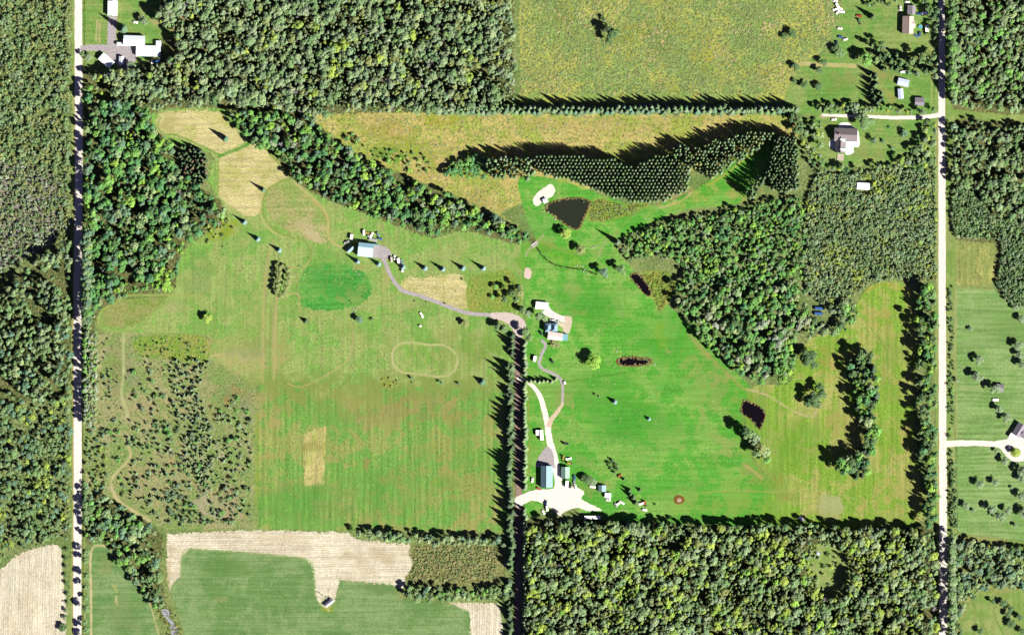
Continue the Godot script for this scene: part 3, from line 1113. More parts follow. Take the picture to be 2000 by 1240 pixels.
	region(16, "rough_lawn", "yellow green lawn loop among conifers in the south east", "lawn", [1470, 755, 1536, 750, 1552, 715, 1570, 675, 1600, 652, 1640, 650, 1670, 600, 1700, 558, 1750, 550, 1790, 580, 1790, 700, 1785, 880, 1798, 1020, 1500, 1026, 1512, 950, 1475, 900, 1455, 820])
	region(18, "weed_patch", "yellow green reeds beside the plantation pond", "grass", [1155, 395, 1175, 388, 1215, 398, 1270, 398, 1230, 420, 1180, 432, 1150, 428])
	region(18, "weed_patch", "tall yellow reeds beside the small dark pond", "grass", [1255, 535, 1290, 528, 1325, 548, 1315, 575, 1290, 610, 1280, 590])
	region(15, "weed_patch", "yellow rough grass plot beside the eastern gravel road", "grass", [1868, 470, 1944, 474, 1950, 500, 1940, 560, 1868, 560], false)
	region(14, "striped_lawn", "pale striped lawn north of the white drive", "lawn", [1867, 562, 1944, 564, 1975, 598, 2040, 604, 2040, 862, 1867, 862], false)
	region(14, "striped_lawn", "pale striped lawn south of the white drive", "lawn", [1870, 872, 2040, 872, 2040, 1066, 1960, 1050, 1872, 1042], false)
	region(24, "verge", "pale green verge along the western gravel road", "grass", [138, -30, 166, -30, 166, 180, 163, 700, 166, 1290, 124, 1290, 138, 1060], false)
	region(24, "verge", "pale green verge along the eastern gravel road", "grass", [1826, 215, 1834, -30, 1853, -30, 1868, 470, 1866, 860, 1870, 1040, 1856, 1060, 1856, 1290, 1834, 1290, 1828, 1000], false)
	region(17, "yard_lawn", "green yard of the white roofed farmstead", "lawn", [166, -30, 300, -30, 315, 30, 340, 55, 345, 70, 305, 80, 280, 130, 232, 140, 205, 145, 166, 130])
	region(22, "trail_patch", "brown sandy patch with a green sliver beside the woods", "ground", [196, 628, 205, 604, 240, 586, 300, 580, 325, 584, 290, 616, 262, 636, 215, 640])
	# clearings in the woods
	region(24, "clearing", "sunny grassy clearing in the southern wood", "grass", [1575, 1090, 1600, 1062, 1640, 1075, 1662, 1110, 1658, 1150, 1630, 1172, 1600, 1165, 1580, 1130])
	notree = fill(notree, pl([1580, 1085, 1605, 1068, 1655, 1080, 1665, 1125, 1655, 1160, 1625, 1172, 1590, 1150]), 1)
	for tr in [[240, 650, 239, 690, 240, 730, 236, 760, 238, 780, 246, 800, 247, 815, 242, 855, 250, 874, 254, 886, 248, 900, 230, 918, 216, 938, 218, 956, 230, 978, 250, 992, 290, 1016]]:
		notree = fill(notree, ribbon(smooth(pl(tr), 4, false), 9.0, 9.0), 1)
	paint_land()

	# wear, worn tracks and patches of other plants
	for b in [[330, 243, 20, 14, 0, [176, 172, 116], 0.6], [660, 560, 30, 24, 0, [110, 166, 80], 0.5], [690, 575, 34, 20, -20, [158, 176, 102], 0.6], [620, 545, 26, 22, 20, [80, 168, 76], 0.5],
			[596, 442, 34, 20, 45, [206, 196, 152], 0.7], [616, 456, 24, 18, 20, [214, 204, 164], 0.7], [750, 540, 12, 30, 0, [206, 190, 136], 0.7], [700, 520, 12, 10, 0, [198, 176, 126], 0.6],
			[388, 540, 34, 46, 20, [104, 166, 84], 0.5], [450, 560, 40, 30, 0, [140, 176, 96], 0.4], [340, 600, 26, 12, 0, [198, 186, 150], 0.5], [470, 690, 70, 40, 20, [192, 186, 126], 0.75], [532, 690, 26, 70, 0, [188, 184, 124], 0.6], [500, 620, 40, 60, 0, [168, 186, 108], 0.5],
			[545, 700, 26, 60, 0, [190, 180, 126], 0.5], [520, 800, 30, 40, 0, [192, 176, 126], 0.6], [560, 780, 40, 30, 0, [150, 160, 96], 0.4], [720, 800, 110, 40, 0, [160, 154, 100], 0.45],
			[850, 790, 90, 36, 0, [164, 152, 100], 0.45], [900, 900, 60, 90, 0, [150, 164, 80], 0.35], [600, 980, 90, 40, 0, [92, 164, 76], 0.5], [760, 960, 80, 60, 0, [100, 166, 74], 0.4],
			[640, 800, 30, 26, 0, [96, 172, 70], 0.5], [610, 870, 20, 10, 0, [146, 120, 92], 0.3], [715, 905, 6, 18, 0, [182, 150, 104], 0.6], [815, 835, 10, 10, 0, [188, 160, 104], 0.5],
			[850, 940, 10, 8, 0, [192, 190, 92], 0.6], [880, 690, 100, 40, 0, [136, 158, 74], 0.3], [940, 680, 40, 30, 0, [128, 160, 66], 0.35],
			[1140, 770, 70, 40, 0, [122, 174, 84], 0.35], [1370, 720, 50, 40, 40, [146, 172, 92], 0.5], [1400, 760, 24, 70, 30, [168, 172, 106], 0.5], [1420, 870, 40, 20, 40, [182, 176, 112], 0.5],
			[1480, 930, 34, 20, 20, [176, 160, 106], 0.6], [1518, 938, 16, 20, 0, [150, 124, 78], 0.6], [1350, 980, 60, 30, 0, [140, 178, 84], 0.4], [1440, 990, 60, 22, 0, [170, 178, 104], 0.45],
			[1180, 740, 80, 24, -6, [96, 182, 70], 0.4], [1230, 830, 90, 40, 0, [60, 160, 52], 0.4], [1300, 660, 60, 50, 0, [72, 172, 60], 0.4], [1119, 563, 19, 19, 0, [156, 188, 104], 0.85, 0.4],
			[1160, 600, 60, 30, 0, [70, 160, 58], 0.35], [1130, 610, 16, 8, 0, [160, 172, 96], 0.5], [1100, 780, 20, 24, 0, [178, 172, 116], 0.5], [1150, 900, 26, 16, 0, [152, 176, 104], 0.6],
			[1160, 950, 30, 20, 0, [172, 168, 104], 0.6], [1305, 685, 10, 5, 0, [196, 176, 136], 0.6], [1290, 660, 12, 40, -10, [150, 190, 60], 0.5],
			[1720, 620, 30, 24, 0, [180, 176, 96], 0.5], [1740, 700, 20, 90, 0, [160, 174, 92], 0.45], [1770, 850, 12, 30, 0, [202, 180, 116], 0.6], [1620, 700, 20, 40, 0, [182, 166, 96], 0.55],
			[1640, 830, 40, 26, 20, [168, 164, 92], 0.5], [1560, 860, 50, 50, 0, [110, 172, 60], 0.5], [1750, 960, 40, 40, 0, [178, 176, 106], 0.45], [1623, 988, 30, 27, 0, [184, 194, 142], 1.0, 0.3],
			[1530, 968, 22, 12, 0, [168, 140, 86], 0.6], [1400, 360, 30, 24, -35, [98, 180, 62], 0.4], [1440, 320, 40, 16, -35, [66, 172, 58], 0.6], [1360, 385, 50, 12, -20, [160, 182, 70], 0.5],
			[1195, 240, 30, 14, 0, [222, 196, 140], 0.6], [1150, 245, 60, 14, 0, [206, 184, 126], 0.5], [1050, 240, 50, 10, 0, [198, 182, 112], 0.4], [860, 235, 40, 12, 0, [176, 178, 48], 0.5],
			[760, 255, 50, 20, 10, [196, 166, 104], 0.5], [800, 290, 60, 16, 20, [160, 176, 66], 0.5], [940, 390, 50, 20, 30, [196, 174, 120], 0.6], [760, 302, 36, 14, 10, [84, 150, 52], 0.7],
			[1380, 110, 30, 26, 0, [184, 186, 70], 0.6], [1250, 60, 30, 40, 30, [172, 176, 76], 0.5], [1300, 90, 40, 40, 0, [112, 132, 84], 0.5], [1450, 20, 50, 16, 0, [140, 146, 104], 0.5],
			[1060, 150, 40, 26, 0, [150, 150, 104], 0.5], [1480, 160, 24, 20, 0, [146, 146, 104], 0.5], [1100, 30, 30, 40, 0, [146, 152, 66], 0.4], [1230, 110, 14, 20, 0, [180, 164, 70], 0.4],
			[230, 720, 26, 60, 0, [146, 146, 100], 0.5], [300, 800, 60, 30, 0, [194, 182, 138], 0.6], [260, 930, 26, 26, 0, [196, 180, 138], 0.7], [270, 960, 22, 26, 0, [190, 178, 136], 0.6],
			[450, 780, 40, 30, 0, [138, 150, 104], 0.6], [465, 765, 14, 14, 0, [188, 140, 90], 0.6], [442, 780, 6, 10, 0, [190, 146, 92], 0.6], [480, 800, 20, 16, 0, [158, 166, 140], 0.5],
			[400, 990, 34, 22, 30, [208, 196, 182], 0.8], [450, 995, 20, 34, -10, [196, 172, 148], 0.6], [450, 960, 18, 14, 0, [164, 146, 122], 0.4], [430, 1020, 40, 12, 0, [194, 182, 148], 0.5], [500, 900, 5, 110, 0, [150, 190, 70], 0.7],
			[340, 900, 18, 14, 0, [188, 166, 122], 0.6], [425, 880, 10, 22, -20, [206, 196, 168], 0.7], [418, 800, 12, 30, -10, [196, 176, 130], 0.6], [250, 740, 20, 20, 0, [164, 168, 160], 0.4],
			[225, 1170, 3.5, 13, -8, [240, 226, 170], 0.9], [222, 1148, 4, 10, -20, [210, 206, 130], 0.6], [240, 1200, 30, 40, 0, [120, 146, 86], 0.4], [205, 1100, 20, 20, 0, [158, 168, 104], 0.5],
			[640, 1192, 14, 10, 0, [164, 180, 60], 0.8], [450, 1110, 60, 16, 4, [88, 138, 66], 0.5], [740, 1150, 40, 12, 0, [96, 138, 70], 0.5], [430, 1170, 16, 6, 0, [184, 180, 124], 0.5],
			[560, 1050, 60, 8, 0, [244, 232, 196], 0.5], [330, 1110, 5, 40, 2, [214, 196, 160], 0.7], [730, 1085, 60, 14, 0, [214, 196, 160], 0.5],
			[758, 748, 22, 13, 0, [168, 158, 36], 0.9], [440, 445, 26, 18, 10, [170, 176, 30], 0.8], [420, 460, 16, 14, 0, [158, 168, 40], 0.7], [1056, 440, 40, 30, 0, [96, 178, 84], 0.4],
			[1100, 500, 60, 16, 20, [120, 190, 50], 0.6], [1080, 480, 20, 10, 30, [158, 170, 90], 0.5], [1060, 488, 16, 10, 0, [84, 160, 56], 0.5], [1145, 410, 40, 20, 0, [130, 170, 70], 0.3],
			[1320, 380, 40, 8, -25, [170, 140, 96], 0.5], [1345, 360, 20, 12, 0, [140, 170, 80], 0.5], [1245, 820, 200, 24, 12, [104, 184, 80], 0.15], [1630, 250, 30, 12, 0, [130, 166, 80], 0.4],
			[1700, 300, 40, 12, 0, [160, 168, 100], 0.5], [1640, 160, 40, 20, 0, [140, 158, 84], 0.5], [1730, 150, 34, 14, 0, [170, 164, 100], 0.6], [1745, 190, 16, 30, 0, [176, 168, 90], 0.5],
			[1160, 66, 40, 30, 0, [126, 158, 84], 0.3], [1975, 640, 60, 40, 0, [118, 158, 84], 0.4], [1900, 660, 26, 40, 0, [150, 180, 118], 0.4], [1470, 790, 34, 26, 20, [150, 158, 92], 0.6]]:
		blotch(b[0], b[1], b[2], b[3], b[4], b[5], b[6], b[7] if b.size() > 7 else 1.0)
	var mr := RandomNumberGenerator.new()
	mr.seed = 4
	var mixes := [[330, 440, 1000, 760, 90, [[186, 186, 128], [120, 176, 84], [198, 186, 136], [150, 190, 100], [170, 176, 104]]], [510, 770, 955, 1030, 60, [[176, 172, 110], [104, 172, 78], [150, 186, 92], [186, 176, 116]]],
		[1030, 540, 1450, 1010, 60, [[132, 190, 84], [78, 168, 62], [150, 188, 96], [104, 192, 78]]], [1500, 570, 1790, 1020, 40, [[176, 186, 104], [120, 176, 66], [190, 180, 116]]],
		[170, 660, 500, 1025, 60, [[190, 182, 140], [150, 172, 106], [168, 174, 128], [136, 160, 94], [200, 196, 162]]], [640, 225, 1500, 420, 40, [[214, 196, 136], [160, 178, 76], [196, 170, 110]]], [1020, 0, 1620, 180, 50, [[186, 192, 86], [132, 158, 92], [164, 160, 108], [150, 172, 78]]]]
	for m in mixes:
		for k in m[4]:
			var q := Vector2(mr.randf_range(m[0], m[2]), mr.randf_range(m[1], m[3]))
			var size := mr.randf_range(8, 30)
			var own := ids[clampi(int(q.y) + OY, 0, H - 1) * W + clampi(int(q.x) + OX, 0, W - 1)]
			var col: Array = m[5][mr.randi() % m[5].size()]
			if own in [4, 7, 13, 16, 9, 3, 2]:
				blotch(q.x, q.y, size * mr.randf_range(0.8, 1.8), size * mr.randf_range(0.4, 0.8), mr.randf_range(-30, 30), col, mr.randf_range(0.2, 0.45), 1.8)
	for q in [[1460, 800], [1466, 840], [1480, 880], [1496, 915], [1510, 950], [1500, 985], [1490, 1010], [1470, 780], [1440, 960], [1420, 1000]]:
		blotch(q[0], q[1], 44, 30, 30, [132, 184, 78], 0.6, 1.6)
	for q in [[1024, 500], [1022, 530], [1030, 700], [1034, 770], [1032, 860]]:
		blotch(q[0], q[1], 20, 30, 0, [126, 180, 76], 0.5, 1.6)
	for k in 12:
		blotch(520 + k * 40, 752 + (k % 3) * 6 - 6, 46, 22, 0, [146, 170, 92], 0.75, 1.5)
	for t in [[[177, 1268, 176, 1160, 177, 1074, 204, 1066], 4.0, [226, 212, 166], 0.9], [[206, 1066, 228, 1090, 254, 1126, 284, 1160, 312, 1250], 3.0, [206, 200, 150], 0.8], [[352, 1126, 354, 1087, 372, 1073, 500, 1082, 594, 1092, 611, 1112, 614, 1166], 2.4, [168, 194, 130], 0.6], [[330, 243, 352, 236, 380, 240, 420, 236], 3.0, [230, 220, 170], 0.6], [[312, 230, 306, 246, 318, 260, 345, 264, 400, 288, 428, 302], 3.5, [126, 170, 80], 0.8],
			[[428, 304, 460, 292, 482, 281], 6.0, [112, 168, 76], 0.9], [[425, 312, 424, 380], 3.0, [140, 176, 84], 0.7], [[526, 300, 566, 346, 548, 353, 520, 372, 511, 402, 520, 430, 548, 456, 590, 468, 604, 486, 602, 510], 4.0, [150, 172, 92], 0.8],
			[[512, 380, 506, 410, 518, 440, 540, 458], 3.0, [218, 204, 148], 0.7], [[575, 356, 600, 378, 628, 404, 640, 430, 640, 460, 656, 478, 676, 484], 5.0, [204, 196, 134], 0.75],
			[[584, 372, 612, 394, 640, 424], 2.0, [196, 176, 118], 0.7], [[532, 470, 520, 520, 514, 600, 512, 700, 512, 745], 5.0, [196, 184, 130], 0.55],
			[[540, 580, 536, 640, 534, 740], 5.0, [204, 188, 136], 0.6], [[528, 600, 524, 740], 3.0, [120, 168, 80], 0.5], [[540, 580, 575, 572, 584, 580], 3.0, [206, 192, 140], 0.7], [[583, 572, 585, 608], 2.5, [190, 180, 128], 0.7],
			[[565, 520, 590, 522, 602, 510], 3.0, [206, 190, 138], 0.6], [[690, 640, 686, 680, 676, 704, 650, 724, 610, 746, 585, 756, 560, 748], 2.2, [196, 188, 130], 0.75],
			[[676, 612, 684, 632, 692, 640], 3.0, [176, 186, 110], 0.7], [[765, 690, 775, 674, 800, 668, 835, 673, 868, 674, 888, 690, 893, 706, 884, 726, 860, 735, 820, 731, 785, 726, 768, 712, 765, 690], 3.8, [206, 206, 150], 0.85],
			[[815, 690, 830, 708, 846, 730], 2.6, [186, 184, 126], 0.6], [[810, 730, 840, 734], 2.0, [186, 184, 126], 0.5],
			[[240, 650, 239, 690, 240, 730, 236, 760, 238, 780, 246, 800, 247, 815], 5.5, [196, 204, 150], 1.0], [[242, 855, 250, 874, 254, 886, 248, 900, 230, 918, 216, 938, 218, 956, 230, 978, 250, 992, 290, 1016], 5.5, [210, 202, 154], 1.0],
			[[322, 950, 318, 965, 308, 980, 302, 995], 4.0, [196, 184, 128], 0.8], [[370, 940, 400, 962, 414, 966, 440, 950, 442, 930], 5.0, [196, 180, 128], 0.7],
			[[190, 632, 190, 618, 200, 604, 226, 590, 245, 577, 300, 576, 340, 575, 400, 580], 4.0, [172, 188, 110], 0.9], [[190, 634, 204, 643, 240, 646, 270, 640, 286, 622, 306, 604, 330, 586], 4.5, [158, 186, 106], 0.9],
			[[405, 705, 412, 695, 440, 690], 3.0, [220, 200, 150], 0.6], [[520, 1020, 510, 1000, 512, 980], 3.0, [120, 172, 84], 0.5],
			[[1165, -10, 1167, 40, 1168, 90, 1169, 150, 1176, 184], 3.6, [186, 186, 112], 0.85], [[1018, -10, 1020, 80, 1018, 184], 4.0, [176, 178, 120], 0.7], [[1100, 160, 1130, 182], 3.0, [184, 184, 112], 0.5],
			[[1530, 185, 1545, 155, 1570, 115, 1600, 80, 1620, 40], 4.0, [174, 186, 112], 0.75], [[1500, 30, 1560, 32, 1610, 34, 1660, 44, 1690, 50], 4.0, [160, 178, 104], 0.65], [[1625, 55, 1618, 70, 1628, 92], 3.0, [170, 182, 110], 0.6],
			[[1545, 128, 1570, 124, 1620, 126, 1670, 128], 8.0, [214, 204, 146], 0.85], [[1555, 116, 1600, 112, 1640, 114], 2.0, [180, 178, 110], 0.6],
			[[1820, 90, 1821, 120, 1820, 200], 4.0, [196, 196, 130], 0.6],
			[[1290, 405, 1330, 392, 1350, 376], 3.5, [212, 190, 140], 0.8], [[1380, 362, 1410, 345, 1450, 315, 1490, 292], 4.0, [182, 190, 84], 0.7], [[1190, 470, 1225, 430, 1260, 408, 1285, 404], 3.0, [150, 178, 100], 0.6],
			[[1168, 500, 1174, 485, 1184, 470], 3.0, [170, 182, 124], 0.8], [[1174, 485, 1172, 505], 2.5, [158, 182, 116], 0.6], [[1042, 478, 1030, 490, 1026, 500], 4.0, [180, 186, 144], 0.8], [[1050, 470, 1062, 458], 3.5, [204, 196, 160], 0.8],
			[[1047, 482, 1060, 500, 1082, 516, 1110, 522, 1140, 526, 1165, 536], 2.2, [58, 66, 40], 0.9], [[1040, 462, 1070, 476, 1090, 486, 1130, 496, 1165, 490], 7.0, [150, 176, 96], 0.45],
			[[1120, 840, 1180, 854, 1240, 864, 1300, 880, 1340, 890], 5.0, [126, 190, 92], 0.4], [[1105, 745, 1150, 738, 1200, 730, 1240, 724], 3.0, [90, 160, 56], 0.6], [[1220, 560, 1222, 720, 1215, 900], 3.0, [110, 182, 74], 0.25],
			[[1118, 780, 1119, 800], 2.5, [186, 178, 124], 0.6], [[1450, 905, 1470, 918, 1490, 935], 5.0, [206, 182, 128], 0.6], [[1345, 650, 1380, 690, 1420, 730, 1455, 760], 7.0, [184, 172, 108], 0.5],
			[[1460, 760, 1490, 768, 1520, 784, 1545, 800, 1575, 812, 1590, 812, 1596, 798], 4.0, [208, 194, 152], 0.75], [[1370, 962, 1440, 958, 1500, 960, 1560, 958, 1600, 950], 3.0, [176, 186, 110], 0.6],
			[[1536, 930, 1540, 956], 2.0, [186, 190, 116], 0.7], [[1690, 570, 1720, 556, 1750, 558, 1780, 570], 4.0, [186, 178, 80], 0.6], [[1700, 640, 1730, 680, 1735, 720], 2.0, [108, 160, 70], 0.4],
			[[1570, 920, 1572, 900, 1585, 888, 1610, 890], 3.0, [160, 182, 90], 0.6], [[1868, 562, 1867, 700, 1869, 860], 2.4, [196, 186, 130], 0.6], [[1872, 562, 1942, 566], 2.4, [176, 190, 118], 0.6], [[1868, 472, 1868, 560], 2.5, [166, 186, 110], 0.6],
			[[1868, 756, 1910, 756, 1940, 752], 6.0, [166, 186, 128], 0.5], [[1903, 1290, 1904, 1200, 1900, 1170], 3.0, [130, 160, 84], 0.7], [[1902, 1180, 1915, 1210, 1935, 1250], 3.0, [132, 162, 86], 0.7], [[1955, 1170, 1942, 1190, 1946, 1210, 1965, 1245], 2.6, [126, 158, 82], 0.7],
			[[188, 40, 186, 80], 3.0, [216, 204, 158], 0.7], [[193, 45, 193, 82], 3.0, [210, 198, 152], 0.7], [[270, -5, 276, 20, 282, 40], 3.0, [186, 188, 128], 0.7], [[292, 40, 320, 50, 345, 62], 6.0, [190, 180, 128], 0.8], [[340, 15, 350, 30, 372, 48], 4.0, [206, 190, 144], 0.8],
			[[145, -10, 144, 320, 141, 620, 141, 930, 139, 1250], 2.0, [206, 176, 132], 0.7], [[163, -10, 163, 320, 161, 620, 160, 930, 161, 1250], 2.2, [104, 112, 66], 0.7], [[1832, 240, 1834, 620, 1834, 1000], 2.4, [196, 176, 120], 0.6],
			[[1031, 760, 1033, 850, 1034, 950], 2.0, [170, 168, 92], 0.6], [[1056, 700, 1062, 690], 2.0, [150, 180, 80], 0.3], [[640, 1166, 640, 1150], 3.0, [176, 160, 128], 0.4],
			[[630, 1186, 626, 1180, 630, 1170, 640, 1168, 652, 1174, 654, 1186, 642, 1196], 3.0, [156, 184, 96], 0.6], [[1605, 226, 1640, 226, 1690, 228], 7.0, [206, 192, 150], 0.8], [[1300, 960, 1330, 970, 1356, 990], 3.0, [160, 184, 92], 0.4]]:
		track(t[0], t[1], t[2], t[3])
	# mowing rounds left on hay and lawn
	for k in 5:
		var r := 5.0 + 4.4 * k
		var ring := []
		for j in 12:
			ring.append_array([328 + r * 1.15 * cos(TAU * j / 12), 242 + r * cos(TAU * j / 12 + PI / 2) * 0.8])
		track(ring, 1.4, [226, 214, 166], 0.45, true)
	for k in 6:
		track([540 + k * 3, 992 + k * 5, 545 + k * 2, 1010 + k * 3.4, 570, 1014 + k * 3.2, 640, 1013 + k * 3.4, 676, 1010 + k * 3.6], 1.4, [128, 180, 96], 0.5)
		track([418 + k * 5, 690 + k * 2, 440 + k * 4, 718 - k * 3, 480 + k * 3, 740 - k * 5, 506 + k, 744 - k * 6], 1.3, [206, 192, 134], 0.5)
		track([430 + k * 4, 402 + k * 2.5, 450 + k * 4, 396 - k * 6, 470 + k * 5, 372 - k * 9], 1.3, [228, 218, 164], 0.45)
		track([600 + k * 5.4, 860 + k * 3, 604 + k * 5, 900, 603 + k * 5, 946], 1.2, [224, 216, 150], 0.4)
	for k in 5:
		var ring2 := []
		var r2 := 4.0 + k * 3.6
		for j in 10:
			ring2.append_array([1119 + r2 * cos(TAU * j / 10), 563 + r2 * sin(TAU * j / 10)])
		track(ring2, 1.3, [146, 184, 98], 0.35, true)

	var img := Image.create_from_data(W, H, false, Image.FORMAT_RGB8, land)
	land_mat = mat("land", Color.WHITE, 0.95, 0.0, 0.1)
	land_mat.albedo_texture = ImageTexture.create_from_image(img)
	# the ground itself, out past everything in view
	var g := MeshInstance3D.new()
	g.name = numbered("ground")
	g.mesh = sheet_mesh(pl([-OX, -OY, W - OX, -OY, W - OX, H - OY, -OX, H - OY]))
	g.material_override = land_mat
	add_child(g)
	tag(g, "grassy farmland ground between the woods and roads", "ground", "", "structure")
	var far := MeshInstance3D.new()
	far.name = numbered("terrain")
	var pm := PlaneMesh.new()
	pm.size = Vector2(6000, 6000)
	far.mesh = pm
	var fm := mat("far_grass", Color.WHITE, 0.95, 0.0, 0.1)
	var nt := NoiseTexture2D.new()
	nt.width = 512
	nt.height = 512
	nt.seamless = true
	var fn := FastNoiseLite.new()
	fn.frequency = 0.012
	nt.noise = fn
	var gr := Gradient.new()
	gr.set_color(0, seen(90, 112, 64))
	gr.set_color(1, seen(148, 160, 96))
	nt.color_ramp = gr
	fm.albedo_texture = nt
	fm.uv1_scale = Vector3(30, 30, 1)
	far.material_override = fm
	far.position.y = -0.4
	add_child(far)
	tag(far, "wide green country beyond the surveyed land", "terrain", "", "structure")
	for r in regions:
		sheet(r[0], r[1], r[2], r[3], land_mat)

func gravel(key: String, a: Color, b: Color) -> StandardMaterial3D:
	var m := mat(key, Color.WHITE, 0.95, 0.0, 0.15)
	var nt := NoiseTexture2D.new()
	nt.width = 512
	nt.height = 512
	nt.seamless = true
	var fn := FastNoiseLite.new()
	fn.frequency = 0.014
	fn.fractal_octaves = 6
	fn.fractal_gain = 0.62
	fn.seed = key.length()
	nt.noise = fn
	var gr := Gradient.new()
	gr.set_color(0, a)
	gr.set_color(1, b)
	nt.color_ramp = gr
	m.albedo_texture = nt
	m.uv1_triplanar = true
	m.uv1_world_triplanar = true
	m.uv1_scale = Vector3(0.045, 0.045, 0.045)
	return m

func road(called: String, label: String, category: String, pts: Array, w0: float, w1: float, m: Material) -> void:
	var line := smooth(pl(pts), 26 if pts.size() < 24 else 14, false)
	var left := ribbon(line, w0, w1)
	notree = fill(notree, left, 1)
	var n := line.size()
	var v := PackedVector3Array()
	var nn := PackedVector3Array()
	var drift := 0.0
	var edge := []
	for i in n:
		drift = clampf(drift + rng.randf_range(-0.35, 0.35), -0.7, 0.7)
		var a := left[i]
		var b := left[2 * n - 1 - i]
		var d := (a - b).normalized()
		edge.append([a + d * (drift + rng.randf_range(-0.25, 0.25)), b - d * (-drift * 0.6 + rng.randf_range(-0.35, 0.35))])
	for i in n - 1:
		for q in [edge[i][0], edge[i + 1][1], edge[i + 1][0], edge[i][0], edge[i][1], edge[i + 1][1]]:
			v.append(at(q.x, q.y))
			nn.append(Vector3.UP)
	var o := MeshInstance3D.new()
	o.name = numbered(called)
	o.mesh = arrays_mesh(v, nn)
	o.material_override = m
	add_child(o)
	layer += 1
	o.position.y = 0.01 + 0.003 * layer
	tag(o, label, category, "", "structure")

